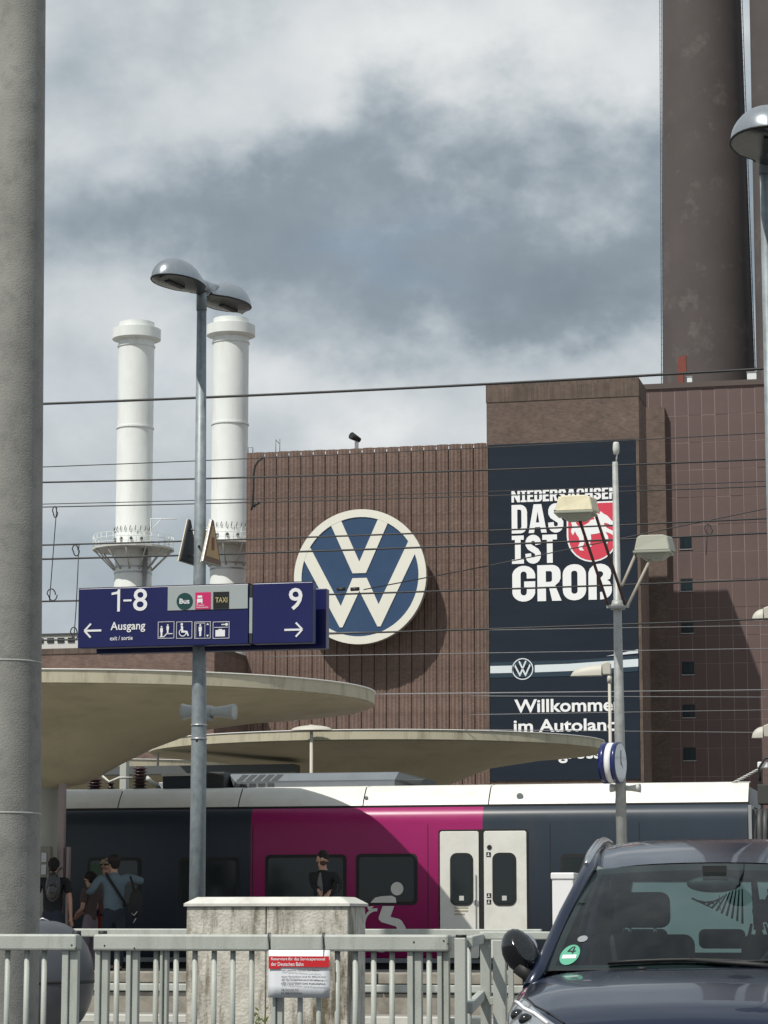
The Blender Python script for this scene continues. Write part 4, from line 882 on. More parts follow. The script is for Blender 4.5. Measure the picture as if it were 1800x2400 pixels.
def lamphead(parent, x, Y, z, ang, L=.66, Wd=.34, H=.20):
    """half-shell head pointing along ang from (x,z); flat lens below"""
    rows = []; n = 20; m = 10
    ca, sa = math.cos(ang), math.sin(ang)
    def tf(u, v, w): return (x + u * ca - v * sa, Y + u * sa + v * ca, z + w)
    stations = 14
    def half(u): # width profile along the head
        s = u / L
        if s < .22: return .075 + (Wd / 2 - .075) * (max(0, (s - .05) / .17)) ** 1.3 * .75
        return Wd / 2 * math.sqrt(max(0, 1 - ((s - .56) / .44) ** 2)) if s > .56 else Wd / 2 * (.76 + .24 * math.sin((s - .22) / .34 * math.pi / 2))
    for i in range(stations + 1):
        u = L * (1 - math.cos(math.pi * (.04 + .96 * i / stations))) / 2; hw = max(.002, half(u)); s = u / L
        hh = H * (.42 + .58 * math.sin(min(1, max(0, (s - .15) / .45)) * math.pi / 2)) * (1 if s < .6 else math.sqrt(max(0, 1 - ((s - .6) / .4) ** 2)))
        rows.append([tf(u, hw * math.cos(math.pi * j / n), max(.001, hh) * math.sin(math.pi * j / n)) for j in range(n + 1)])
    b = MB(); b.grid(rows); hd = b.build('lamp_head', m_lampsh, parent)
    low = [[tf(*(L * (1 - math.cos(math.pi * (.04 + .96 * i / stations))) / 2, 0, -.0)) for _ in (0,)] for i in range(stations + 1)]
    rows2 = [[Vector(r[-1]) + Vector((0, 0, -.004)), Vector(r[len(r) // 2]) * 0 + (Vector(r[0]) + Vector(r[-1])) / 2 + Vector((0, 0, -.03)), Vector(r[0]) + Vector((0, 0, -.004))] for r in rows]
    b = MB(); b.grid(rows2); b.build('lens', m_lampun, hd)
    rim = [Vector(r[0]) for r in rows] + [Vector(r[-1]) for r in rows[::-1]]
    b = MB(); b.tube(rim + [rim[0]], .008, 6, caps=False); b.build('rim', m_trimb, hd)
    b = MB(); pA = Vector(tf(-.10, 0, .055)); pB = Vector(tf(L * .24, 0, .06)); b.tube([pA, pB], [.075, .085], 12); b.build('bracket', m_lampsh, hd)
    b = MB(); b.obox(Vector(tf(L * .62, 0, -.034)), Vector(tf(.30, 0, 0)) - Vector(tf(0, 0, 0)), Vector(tf(0, .05, 0)) - Vector(tf(0, 0, 0)), (0, 0, .012)); b.build('lamp_tube', m_trimb, hd)
    return hd
# heads: left arm swings towards the viewer, right arm away and a little lower in view
ztop = zt_ + .12
hdL = W(420, 665, YS)
for sgn, ang in ((-1, R(180 + 78)), (1, R(78))):
    ox = a.x - .018 + .06 * math.cos(ang); oy = YS + .06 * math.sin(ang)
    lamphead(lp, ox, oy, ztop - .07, ang, L=.76, Wd=.42, H=.22)
# warning triangles on the post
for sgn, lab, px_, py0, py1 in ((-1, 'dark backed warning triangle on the left side of the lamp post, seen nearly edge on', 436, 1218, 1320), (1, 'ochre faced warning triangle on the right side of the lamp post, seen nearly edge on', 489, 1218, 1322)):
    zt0, zb0 = W(px_, py0, YS).z, W(px_, py1, YS).z; zc_ = (zt0 + zb0) / 2
    wt = thing('warning_triangle', (a.x + sgn * .075, YS, zc_), lab, 'warning sign')
    # both plates face along the track
    d = Vector((.12, .99, 0)).normalized(); nrm = Vector((d.y, -d.x, 0))
    c0 = Vector((a.x + sgn * .112, YS, zc_))
    hh = (zt0 - zb0); hw = .215
    def tri(s, off): return [c0 + d * (-hw * s) + Vector((0, 0, -hh / 2 * s)) + nrm * off, c0 + d * (hw * s) + Vector((0, 0, -hh / 2 * s)) + nrm * off, c0 + d * (.02 * s) + Vector((0, 0, hh / 2 * s)) + nrm * off, c0 - d * (.02 * s) + Vector((0, 0, hh / 2 * s)) + nrm * off]
    def trib(s, o1, o2): return MB().add(tri(s, o1) + tri(s, o2), [(0, 1, 2, 3), (7, 6, 5, 4), (0, 4, 5, 1), (1, 5, 6, 2), (2, 6, 7, 3), (3, 7, 4, 0)])
    trib(1, -.016, .0).build('plate', m_signback if sgn < 0 else m_alu, wt, bevel=.004)
    trib(1.03, -.024, -.0165).build('edge_frame', m_lampcream, wt)
    if sgn > 0:
        trib(.96, .001, .003).build('red_border', mat('faded_border', (.20, .11, .06), .6), wt); trib(.72, .0035, .005).build('warning_face', m_yellow, wt)
        b = MB(); b.obox(c0 + Vector((0, 0, -.02)) + nrm * .007, d * .06, nrm * .002, (0, 0, .12)); b.build('warning_mark', mat('faded_red', (.22, .07, .05), .6), wt)
    else:
        trib(.93, .001, .003).build('back_field', m_signback, wt)
    for dz in (.11, -.14):
        b = MB(); b.tube([Vector((a.x, YS, zc_ + dz)), c0 + Vector((0, 0, dz))], .012, 6); b.build('clamp_arm', m_alu, wt)
# horn loudspeaker pair behind the post
q = W(489, 1668, YS + .5); k = 1 / M(489, YS + .5)
hs = thing('loudspeaker', (q.x, YS + .5, q.z), 'grey double horn loudspeaker fixed behind the lamp post under the sign', 'loudspeaker')
def horn(sg, x0_, x1_, z, Y):
    rows = []
    for u in (0, .3, .6, .85, 1):
        x = x0_ + (x1_ - x0_) * u; w = (.055 + .03 * u ** 2); h = (12 + 7 * u ** 2.2) * k
        rows.append([(x, Y + w * math.cos(t_) * 1.2, z + h * math.copysign(abs(math.sin(t_)) ** .6, math.sin(t_))) for t_ in [2 * math.pi * j / 16 for j in range(16)]])
    rows.append([(x1_ - sg * .04, Y + p_[1] * 0, z) for p_ in rows[-1]])
    b = MB(); b.grid(rows, closed=True); return b.build('horn', m_litgrey, hs)
horn(-1, q.x - 10 * k, q.x - 63 * k, q.z + 1 * k, YS + .5); horn(1, q.x + 10 * k, q.x + 63 * k, q.z - 1 * k, YS + .5)
b = MB(); b.ell((q.x, YS + .5, q.z), 20 * k, .07, 15 * k, 14, 8); b.build('driver_housing', m_litgrey, hs)
b = MB(); b.tube([(a.x, YS, q.z - 18 * k), (q.x + 12 * k, YS + .45, q.z - 20 * k), (q.x + 5 * k, YS + .5, q.z - 8 * k)], .018, 8); b.build('bracket', m_galv, hs)

# blue platform sign
YG = 22.72
def gx_(px_, py=1450): return W(px_, py, YG).x
def gz_(py, px_=185): return W(px_, py, YG).z
sg = thing('platform_sign', (a.x, YG, gz_(1520)), 'long blue hanging platform sign with 1-8, Ausgang and 9 fixed across the lamp post', 'sign')
z0, z1 = gz_(1519), gz_(1380)
dep = .12
b = MB(); b.box(gx_(183), gx_(582), YG, YG + dep, z0, z1); b.build('sign_box', m_signb, sg, bevel=.006)
b = MB(); b.box(gx_(592), gx_(733), YG, YG + dep, z0, z1); b.build('sign_box', m_signb, sg, bevel=.006)
b = MB(); b.box(gx_(583.5), gx_(590.5), YG + .01, YG + dep - .01, z0 + .10, z1 - .13); b.build('joint_plate', m_signg, sg)
b = MB(); b.box(gx_(583.5), gx_(590.5), YG + .012, YG + dep - .012, z0 + .01, z0 + .098); b.box(gx_(583.5), gx_(590.5), YG + .012, YG + dep - .012, z1 - .128, z1 - .01); b.build('joint_cover', m_signback, sg)
b = MB(); b.box(gx_(205), gx_(748), YG + .26, YG + .38, z0 - .03, z1 - .03); b.build('rear_sign_box', m_signb, sg, bevel=.006)
b = MB(); b.box(a.x - .12, a.x + .12, YG + dep + .002, YG + .258, z0 + .1, z0 + .16); b.box(a.x - .12, a.x + .12, YG + dep + .002, YG + .258, z1 - .16, z1 - .1); b.build('mounting_bar', m_galv, sg)
b = MB(); b.box(gx_(183) - .004, gx_(582) + .004, YG + .008, YG + dep - .008, z1 + .001, z1 + .008); b.box(gx_(592), gx_(733), YG + .008, YG + dep - .008, z1 + .001, z1 + .008); b.build('top_trim', m_signback, sg)
yp = YG - .006; yp2 = YG - .010; yp3 = YG - .014
b = MB(); b.box(gx_(393), gx_(580.5), YG - .007, YG - .002, gz_(1437), gz_(1380.5 + .5) - .004); b.build('grey_panel', m_signg, sg)
# letters: sizes are read from the photograph at the left end of the sign, then set level
b = MB(); xa_, xb_, za_, zb_ = gx_(261), gx_(281), gz_(1436), gz_(1384); w1 = .026
b.prism([(xb_ - w1, za_), (xb_, za_), (xb_, zb_), (xb_ - w1 * .75, zb_), (xb_ - w1 * 1.2, zb_ - .022), (xa_, zb_ - .032), (xa_, zb_ - .053), (xb_ - w1, zb_ - .045)], yp, yp + .003); b.build('numeral', m_signw, sg)
b = MB(); b.box(gx_(289), gx_(308), yp, yp + .003, (za_ + zb_) / 2 - .012, (za_ + zb_) / 2 + .006); b.build('dash', m_signw, sg)
text('8', gx_(312), gx_(345), gz_(1436), gz_(1384), yp, m_signw, sg, bold=.008)
text('Ausgang', gx_(260), gx_(341), gz_(1485), gz_(1460), yp, m_signw, sg, bold=.012)
text('exit / sortie', gx_(259), gx_(312), gz_(1503), gz_(1493), yp, m_signw, sg, bold=.008)
text('9', gx_(677), gx_(709), gz_(1435 + 9), gz_(1384 + 9), yp, m_signw, sg, bold=.012)
def arrow(x0, x1, zc__, s, w=.017):
    L_ = abs(x1 - x0); hd = .062; b = MB(); b.box(min(x0, x1) + .012, max(x0, x1) - .012, yp, yp + .004, zc__ - w / 2 - .001, zc__ + w / 2 + .001)
    tip = x0 if s < 0 else x1
    for q in (-1, 1):
        p1, p2 = Vector((tip, zc__)), Vector((tip - s * hd, zc__ + q * hd * 1.05)); d_ = (p2 - p1).normalized(); n_ = Vector((-d_.y, d_.x)) * w / 2
        b.prism([tuple(p1 + n_), tuple(p2 + n_), tuple(p2 - n_), tuple(p1 - n_)], yp - .0005 * (q + 2), yp + .003)
    b.build('arrow', m_signw, sg)
arrow(gx_(199), gx_(241), gz_(1479), -1); arrow(gx_(664), gx_(709), gz_(1482 + 7), 1)
def sq(px0, px1, py0, py1, t_=.004, m=m_signw, fill=None, y=yp):
    x0, x1, za, zb = gx_(px0), gx_(px1), gz_(py1, px0), gz_(py0, px0)
    if fill: b = MB(); b.box(x0, x1, y, y + .003, za, zb); b.build('panel_field', fill, sg)
    else:
        b = MB(); b.box(x0, x1, y, y + .003, za, za + t_); b.box(x0, x1, y, y + .003, zb - t_, zb); b.box(x0, x0 + t_, y, y + .003, za + t_, zb - t_); b.box(x1 - t_, x1, y, y + .003, za + t_, zb - t_); b.build('pictogram_frame', m, sg)
    return x0, x1, za, zb
def man(x, z, h, y=yp, m=m_signw):
    b = MB(); b.prism([(x + h * .085 * math.cos(R(t_)), z + h * .9 + h * .085 * math.sin(R(t_))) for t_ in range(0, 360, 45)], y, y + .003)
    b.prism([(x - h * .13, z + h * .42), (x - h * .13, z + h * .78), (x + h * .13, z + h * .78), (x + h * .13, z + h * .42), (x + h * .09, z + h * .42), (x + h * .08, z), (x - h * .08, z), (x - h * .09, z + h * .42)], y, y + .003); b.build('pictogram_figure', m, sg)
pic = [(371, 409), (414, 451), (456.5, 494), (499.5, 538)]
fr = [sq(p0_, p1_, 1457.5, 1497) for p0_, p1_ in pic]
x0, x1, za, zb = fr[0]; w = x1 - x0
man(x0 + w * .22, za + .02, .10); man(x0 + w * .60, za + .045, .09)
b = MB(); b.prism([(x0 + w * .1, za + .012), (x0 + w * .38, za + .012), (x0 + w * .55, za + .04), (x0 + w * .9, za + .04), (x0 + w * .9, za + .048), (x0 + w * .52, za + .048), (x0 + w * .36, za + .02), (x0 + w * .1, za + .02)], yp, yp + .003); b.build('pictogram_figure', m_signw, sg)
x0, x1, za, zb = fr[1]; w = x1 - x0
b = MB(); cx_, cz_ = x0 + w * .40, za + w * .36
b.prism([(cx_ + w * .24 * math.cos(R(t_)), cz_ + w * .24 * math.sin(R(t_))) for t_ in range(110, 391, 20)] + [(cx_ + w * .19 * math.cos(R(t_)), cz_ + w * .19 * math.sin(R(t_))) for t_ in range(390, 109, -20)], yp, yp + .003)
b.prism([(x0 + w * .34 + w * .08 * math.cos(R(t_)), zb - w * .16 + w * .08 * math.sin(R(t_))) for t_ in range(0, 360, 45)], yp, yp + .003)
b.prism([(x0 + w * .28, zb - w * .26), (x0 + w * .42, zb - w * .26), (x0 + w * .44, za + w * .48), (x0 + w * .70, za + w * .46), (x0 + w * .80, za + w * .16), (x0 + w * .72, za + w * .14), (x0 + w * .62, za + w * .36), (x0 + w * .32, za + w * .36)], yp - .0005, yp + .0025); b.build('pictogram_figure', m_signw, sg)
x0, x1, za, zb = fr[2]; w = x1 - x0; man(x0 + w * .36, za + .022, .115)
b = MB(); b.box(x0 + w * .08, x0 + w * .1, yp, yp + .003, za + .01, zb - .012); b.box(x0 + w * .64, x0 + w * .66, yp, yp + .003, za + .01, zb - .012); b.box(x0 + w * .1, x0 + w * .64, yp, yp + .003, zb - .016, zb - .012)
for s_ in (1, -1): zc_ = (za + zb) / 2 + s_ * w * .3; b.prism([(x0 + w * .74, zc_), (x0 + w * .90, zc_), (x0 + w * .82, zc_ + s_ * w * .12)], yp, yp + .003)
b.build('pictogram_figure', m_signw, sg)
x0, x1, za, zb = fr[3]; w = x1 - x0
b = MB(); b.box(x0 + w * .16, x0 + w * .74, yp, yp + .003, za + w * .12, za + w * .50); b.box(x0 + w * .34, x0 + w * .56, yp, yp + .003, za + w * .505, za + w * .56); b.box(x0 + w * .08, x1 - w * .08, yp, yp + .003, za + w * .64, za + w * .67); b.box(x0 + w * .52, x0 + w * .74, yp, yp + .003, zb - w * .2, zb - w * .14)
b.prism([(x0 + w * .74 + w * .09 * (1 + math.cos(R(t_))), zb - w * .17 + w * .09 * math.sin(R(t_))) for t_ in range(0, 360, 45)], yp - .0005, yp + .0025); b.build('pictogram_figure', m_signw, sg)
# coloured badges on the grey panel
x0, x1 = gx_(414), gx_(452); cc = ((x0 + x1) / 2, (gz_(1387, 414) + gz_(1427, 414)) / 2 - .012); rb = (x1 - x0) / 2
b = MB(); b.prism([(cc[0] + rb * math.cos(R(t_)), cc[1] + rb * math.sin(R(t_))) for t_ in range(0, 360, 12)], yp2 - .001, yp2 + .002); b.build('bus_badge', m_green, sg)
text('Bus', cc[0] - rb * .62, cc[0] + rb * .62, cc[1] - rb * .3, cc[1] + rb * .32, yp3, m_signw, sg, bold=.02)
x0, x1 = gx_(458), gx_(494); za, zb = cc[1] - rb, cc[1] + rb
b = MB(); b.box(x0, x1, yp2 - .001, yp2 + .002, za, zb); b.build('replacement_bus_badge', m_pink, sg)
w = x1 - x0
b = MB(); b.box(x0 + w * .12, x0 + w * .48, yp3, yp3 + .002, za + w * .42, za + w * .66); b.box(x0 + w * .15, x0 + w * .45, yp3, yp3 + .002, za + w * .72, za + w * .86); b.box(x0 + w * .12, x0 + w * .2, yp3, yp3 + .002, za + w * .34, za + w * .4); b.box(x0 + w * .4, x0 + w * .48, yp3, yp3 + .002, za + w * .34, za + w * .4); b.build('bus_mark', m_signw, sg)
text('Ersatz-', x0 + w * .1, x0 + w * .62, za + w * .2, za + w * .31, yp3, m_signw, sg); text('haltestelle', x0 + w * .1, x0 + w * .86, za + w * .07, za + w * .17, yp3, m_signw, sg)
x0, x1 = gx_(500), gx_(537)
b = MB(); b.box(x0, x1, yp2 - .001, yp2 + .002, za, zb); b.build('taxi_badge', m_blk, sg)
text('TAXI', x0 + w * .15, x1 - w * .1, cc[1] - rb * .28, cc[1] + rb * .34, yp3, m_gold, sg, bold=.01)

# right lamp post, same kind, nearer
YB2 = 15.2
a2 = W(1809, 1100, YB2); z2 = W(1790, 372, YB2).z; m2 = M(1790, YB2)
rp = thing('lamp_post', (a2.x, YB2, 0), 'blue grey lamp post with a domed lamp head, cut by the right picture edge', 'street lamp')
b = MB(); b.tube([(a2.x, YB2, 0), (a2.x, YB2, z2)], [.047, .030], 24); b.build('pole', m_galv, rp)
b = MB(); b.tube([(a2.x, YB2, z2 - .1), (a2.x, YB2, z2 + .1)], .036, 20); b.build('pole_collar', m_galv, rp)
hd_c = W(1790, 318, YB2 - .1)
lamphead(rp, a2.x + .02, YB2 - .05, z2 - .03, R(275), L=.70, Wd=.44, H=.20)

# platform mast with two floodlights and clock
YF = 40.2
f0 = W(1449, 1500, YF); mF = M(1446, YF); zt_ = W(1441, 1083, YF).z
fm = thing('floodlight_mast', (f0.x, YF, PZ), 'tapering pale grey mast in front of the banner carrying two floodlights on angled arms', 'lamp mast')
b = MB(); b.tube([(f0.x + .02, YF, PZ), (f0.x, YF, W(1450, 1700, YF).z), (f0.x - .01, YF, zt_)], [13.5 / mF, 12 / mF, 6.5 / mF], 24); b.build('pole', m_mast, fm)
b = MB(); p = W(1444, 1052, YF); b.tube([(p.x, YF, zt_), (p.x + .02, YF, p.z)], .012, 6); b.lathe((p.x, YF, p.z), [(.001, -14 / mF), (.045, -12 / mF), (.055, 0), (.05, 12 / mF), (.04, 16 / mF), (.001, 17 / mF)], n=16); b.build('top_finial', m_litgrey, fm)
zc_ = W(1447, 1422, YF).z
b = MB(); b.box(W(1424, 1422, YF).x, W(1476, 1422, YF).x, YF - .12, YF - .07, zc_ - .03, zc_ + .02); b.tube([(f0.x, YF, zc_ - .04), (f0.x, YF, zc_ + .10)], [.12, .088], 16); b.build('cross_arm', m_mast, fm)
def floodlight(pxa, pxb, pya, pyb, cream, arms, Yh, dark):
    x0, x1 = W(pxa, pya, Yh).x, W(pxb, pya, Yh).x; zb_, zt2 = W(pxa, pyb, Yh).z, W(pxa, pya, Yh).z
    for (p0_, p1_) in arms:
        b = MB(); A = W(*p0_, YF - .08); B_ = W(*p1_, Yh); b.tube([A, B_], .024, 10); b.build('arm', m_armdark if dark else m_arm, fm)
    w = x1 - x0; h = zt2 - zb_
    b = MB(); sec = [(0.00, .34), (1, .34), (1, .42), (.93, .92), (.80, 1.0), (.17, 1.0), (.06, .9), (0, .42)]
    d0, d1 = Yh - .22, Yh + .24
    v = [(x0 + u * w, d0 + (.05 if zq > .5 else 0), zb_ + zq * h) for u, zq in sec] + [(x0 + u * w + .05, d1 - (.06 if zq > .5 else 0), zb_ + zq * h + .02) for u, zq in sec]; n = 8
    b.add(v, [tuple(range(n)), tuple(range(2 * n - 1, n - 1, -1))] + [(i, i + n, (i + 1) % n + n, (i + 1) % n) for i in range(n)]); hd = b.build('floodlight_hood', cream, fm, bevel=.015)
    b = MB(); b.box(x0 - .02, x1 + .02, d0 - .02, d1 + .02, zb_ + .24 * h, zb_ + .335 * h); b.build('hood_flange', m_lampbody, hd, bevel=.008)
    b = MB(); v = [(x0 + .04, d0 + .03, zb_ + .235 * h), (x1 - .03, d0 + .03, zb_ + .235 * h), (x1 - .03, d1 - .03, zb_ + .235 * h), (x0 + .04, d1 - .03, zb_ + .235 * h), (x0 + .16, d0 + .10, zb_), (x1 - .14, d0 + .10, zb_), (x1 - .14, d1 - .1, zb_), (x0 + .16, d1 - .1, zb_)]
    b.add(v, [(0, 1, 2, 3), (7, 6, 5, 4), (0, 4, 5, 1), (1, 5, 6, 2), (2, 6, 7, 3), (3, 7, 4, 0)]); b.build('diffuser', m_lampbody, hd)
floodlight(1306, 1392, 1166, 1222, m_lampcream, [((1426, 1421), (1356, 1212)), ((1466, 1421), (1398, 1212))], YF - 1.3, True)
floodlight(1490, 1572, 1258, 1314, mat('floodlight_shade', (.34, .35, .29), .5), [((1458, 1372), (1496, 1285)), ((1472, 1418), (1538, 1282))], YF + .35, False)
# two-sided clock, seen edge on
ck = W(1437, 1788, YF - .25); kz = 1 / M(1437, YF - .25)
cl = thing('platform_clock', (ck.x, YF - .25, ck.z - 50 * kz), 'round double sided station clock with blue rim, seen almost edge on against the mast', 'clock')
def drum(name, ca, cb, r, m, r2=None):
    b = MB(); b.tube([ca, cb], [r, r2 or r], 40); return b.build(name, m, cl)
ax_ = Vector((.985, -.17, 0)); rr_ = 48 * kz
ctr = Vector((ck.x, YF - .25, ck.z))
drum('drum', ctr - ax_ * .055, ctr + ax_ * .045, rr_ * .98, m_signw)
drum('blue_rim', ctr - ax_ * .15, ctr - ax_ * .056, rr_, m_clockblue); drum('blue_rim', ctr + ax_ * .046, ctr + ax_ * .12, rr_, m_clockblue)
drum('dial', ctr + ax_ * .121, ctr + ax_ * .127, rr_ * .93, m_clockface)
b = MB(); b.tube([ctr + ax_ * .128, ctr + ax_ * .128 + Vector((0, 0, rr_ * .6))], .008, 5); b.tube([ctr + ax_ * .128, ctr + ax_ * .128 + Vector((0.01, .12, -.1))], .01, 5); b.build('hand', m_trimb, cl)
b = MB(); b.tube([ctr + Vector((0, .0, 0)), ctr + Vector((.1, .25, .0))], .03, 8); b.build('bracket', m_mast, cl)
q = W(1462, 1846, YF - .1); s2 = thing('loudspeaker', q, 'small white horn loudspeaker on the mast directly below the clock', 'loudspeaker'); k = 1 / M(1462, YF)
def horn2(x0_, x1_, z, Y):
    rows = []
    for u in (0, .4, .8, 1):
        x = x0_ + (x1_ - x0_) * u; h = (5.5 + 5 * u ** 2) * k
        rows.append([(x, Y + .07 * (1 + u) * math.cos(t_), z + h * math.copysign(abs(math.sin(t_)) ** .6, math.sin(t_))) for t_ in [2 * math.pi * j / 14 for j in range(14)]])
    rows.append([(x1_ - .02, Y, z) for _ in rows[-1]]); b = MB(); b.grid(rows, closed=True); b.build('horn', m_litgrey, s2)
horn2(q.x - .03, q.x + 34 * k, q.z, YF + .12); horn2(q.x + .03, q.x - 36 * k, q.z + .01, YF + .12)
b = MB(); b.tube([(q.x, YF + .12, q.z), (f0.x, YF, q.z)], .04, 8); b.build('bracket', m_mast, s2)
# single side-arm lamps beyond the train
def sidelamp(pxt, pyt, pxp, pybase, Y, lab, w=92, flip=1):
    k = 1 / M(pxt, Y); pole = W(pxp, pyt, Y); t = thing('platform_lamp', (pole.x, Y, -.5), lab, 'platform lamp', 'beige side arm lamps on the far platform')
    z = W(pxp, pyt, Y).z
    b = MB(); b.tube([(pole.x, Y, -.5), (pole.x, Y, z - 18 * k)], [4.6 * k, 3.6 * k], 12); b.build('pole', m_beige, t)
    b = MB(); b.tube([(pole.x, Y, z - 30 * k), (pole.x, Y, z - 14 * k)], 5.6 * k, 12); b.build('pole_collar', m_beige, t)
    b = MB(); pts = [(0, 0), (20, 0), (20, -25), (14, -31), (0, -26)]
    b.prism([(pole.x + (-16 + u) * k, z - 11 * k - v * k) for u, v in pts][::-1], Y - 8 * k, Y + 8 * k); b.build('bracket', m_beige, t, bevel=.015)
    rows = []
    for i in range(13):
        u = i / 12; x = pole.x - (17 + (w - 17) * u) * k; h = 26 * k * math.sqrt(max(0, 1 - u ** 1.9)) + .004; wd = 13 * k * math.sqrt(max(0, 1 - u ** 3)) + .004
        rows.append([(x, Y + wd * math.cos(math.pi * j / 12), z - 13 * k + h * math.sin(math.pi * j / 12)) for j in range(13)])
    b = MB(); b.grid(rows); hd = b.build('lamp_head', m_beige, t, fixn=True)
    b = MB(); b.grid([[r[0], r[-1]] for r in rows]); b.build('lens', m_litgrey, hd)
    return t
sidelamp(1428, 1570, 1428, 0, 47.5, 'beige side arm lamp on a thin pole before the small ring emblem of the banner')
sidelamp(1806, 1440, 1806, 0, 47.5, 'beige lamp head peeking out beside the right lamp post, upper one at mid wing height', w=44)
sidelamp(1806, 1716, 1806, 0, 56, 'pale lamp head peeking out beside the right lamp post, lower one above the train', w=44)
q = W(730, 1712, 50); dl = thing('dome_light', (q.x, 50, q.z), 'small pale dome light above the far canopy roof edge', 'lamp'); k = 1 / M(730, 50)
b = MB(); b.ell((q.x, 50, q.z), 50 * k, 22 * k, 12 * k, 24, 6, z0=0); b.build('dome', m_beige, dl)
b = MB(); b.tube([(q.x, 50, q.z), (q.x, 50, q.z + 13 * k)], 6 * k, 10); b.build('cap', m_beige, dl)
b = MB(); b.tube([(q.x, 50, 0), (q.x, 50, q.z)], 4 * k, 8); b.build('pole', m_beige, dl)

# white cabinet on the platform
p = W(1330, 2150, 42); x0, x1 = W(1298, 2080, 42).x, W(1350, 2080, 42).x
cb = thing('platform_cabinet', (p.x, 42, PZ), 'white cabinet with a lid on the platform beside the train door, partly behind the car', 'cabinet')
b = MB(); b.box(x0 + .02, x1, 41.7, 42.4, PZ, W(1310, 2062, 42).z); b.build('body', m_signw, cb, bevel=.015)
b = MB(); b.box(x0, x1 + .02, 41.68, 42.42, W(1310, 2062, 42).z + .003, W(1310, 2046, 42).z); b.build('lid', m_signw, cb, bevel=.02)

# ================================================================== RAILINGS, BLOCK, BIN
YH = 29.3
hr = thing('far_handrail', (W(680, 2180, YH).x, YH, 0), 'two bar pale green handrail running behind the stone block in front of the platform', 'railing')
x0, x1 = W(-400, 2180, YH).x, W(1268, 2180, YH).x
b = MB(); b.box(x0, x1, YH, YH + .09, W(700, 2196, YH).z, W(700, 2177, YH).z); b.build('rail', m_fence, hr, bevel=.012)
b = MB(); b.box(x0, x1, YH + .02, YH + .07, W(700, 2325, YH).z, W(700, 2307, YH).z); b.build('rail', m_fence, hr, bevel=.012)
for px_ in (-150, 60, 480, 750, 1235):
    x = W(px_, 2200, YH).x; b = MB(); b.box(x - .04, x + .04, YH + .01, YH + .08, 0, W(700, 2198, YH).z); b.build('post', m_fence, hr, bevel=.01)
YN = 16.6
def fx(px_, py=2260): return W(px_, py, YN).x
def fz(py, px_=600): return W(px_, py, YN).z
zr1, zr0 = fz(2190), fz(2229)
def fence(px0, px1, bars, posts, lab, splits=()):
    t = thing('steel_fence', ((fx(px0) + fx(px1)) / 2, YN, 0), lab, 'fence', 'grey green bar fence in the foreground')
    cuts = [px0] + list(splits) + [px1]
    for a_, c_ in zip(cuts[:-1], cuts[1:]):
        b = MB(); b.box(fx(a_) + (.003 if a_ in splits else 0), fx(c_) - (.003 if c_ in splits else 0), YN - .06, YN + .06, zr0, zr1); b.build('top_rail', m_fence, t, bevel=.014)
    for px_ in bars:
        x = fx(px_); b = MB(); b.tube([(x, YN, .12), (x, YN, zr0 + .001)], .0185, 14); b.build('bar', m_fence, t)
    for (pa, pb) in posts:
        xa, xb = fx(pa), fx(pb); b = MB(); b.box(xa, xa + (xb - xa) * .42, YN - .035, YN + .035, 0, zr0 + .001); b.box(xa + (xb - xa) * .42 + .001, xb, YN - .015, YN + .035, 0, zr0 + .001); b.build('post', m_fence, t, bevel=.005)
    b = MB(); b.box(fx(px0) + .01, fx(px1) - .01, YN - .02, YN + .02, .08, .12); b.build('bottom_rail', m_fence, t, bevel=.005)
    return t
fa = fence(-260, 185, [-170, -126, -82, -30, 18, 63, 104], [(149, 184)], 'left piece of the foreground bar fence, ending at the gap before the bin')
fb = fence(224, 1055, [274, 366, 413, 457, 502, 546, 590, 704, 748, 791, 833, 876, 919, 1006], [(226, 255), (299, 325), (378, 394), (639, 664), (957, 989), (1027, 1053)], 'long middle piece of the foreground bar fence carrying the paper notice', splits=(637, 763))
for t_, pxs in ((fa, (175,)), (fb, (236,))):
    x = fx(pxs[0]); b = MB(); b.tube([(x, YN + .03, zr1 - .02), (x, YN + .03, zr1 + .022)], .03, 16); b.build('post_cap', m_trimb, t_)
for px_, py_ in ((168, 2215), (178, 2222), (245, 2216), (315, 2222), (970, 2208), (1040, 2205), (1050, 2212)):
    p = W(px_, py_, YN - .06); b = MB(); b.ell((p.x, YN - .062, p.z), .006, .004, .006, 8, 5); b.build('rivet', m_trimb, fa if px_ < 200 else fb)
for px_ in (636, 764):
    x = fx(px_); b = MB(); b.tube([(x, YN - .064, fz(2240)), (x + .004, YN - .066, zr0 + .03), (x - .006, YN - .064, zr1 - .01), (x - .012, YN - .04, zr1 + .006), (x - .02, YN + .05, zr1 + .008)], .0035, 6); b.build('cable_tie', m_trimb, fb)
# gate posts and the fence that runs back from the corner
gt = thing('corner_fence', (fx(1082), YN, 0), 'return fence with a capped corner post running back beside the car', 'fence')
x = fx(1081); b = MB(); b.box(x - .038, x + .036, YN - .04, YN + .03, 0, fz(2197)); b.build('post', m_fence, gt, bevel=.006)
b = MB(); b.tube([(x, YN, fz(2197)), (x, YN, fz(2190))], .036, 18); b.build('post_cap', m_trimb, gt)
YK = YN + 2.6
e0 = W(1096, 2205, YN); e1 = W(1127, 2200, YK); 
zt0, zt1 = fz(2194), fz(2220)
d_ = Vector((e1.x - e0.x, YK - YN - .05, 0)); L_ = d_.length; mid = Vector((e0.x, YN + .05, 0)) + d_ / 2
nrm = Vector((-d_.y, d_.x, 0)).normalized()
for (za, zb_) in ((zt1, zt0), (fz(2372), fz(2345))):
    b = MB(); b.obox(Vector((mid.x, mid.y, (za + zb_) / 2)), d_, nrm * .05, (0, 0, abs(zb_ - za))); b.build('side_rail', m_fence, gt, bevel=.008)
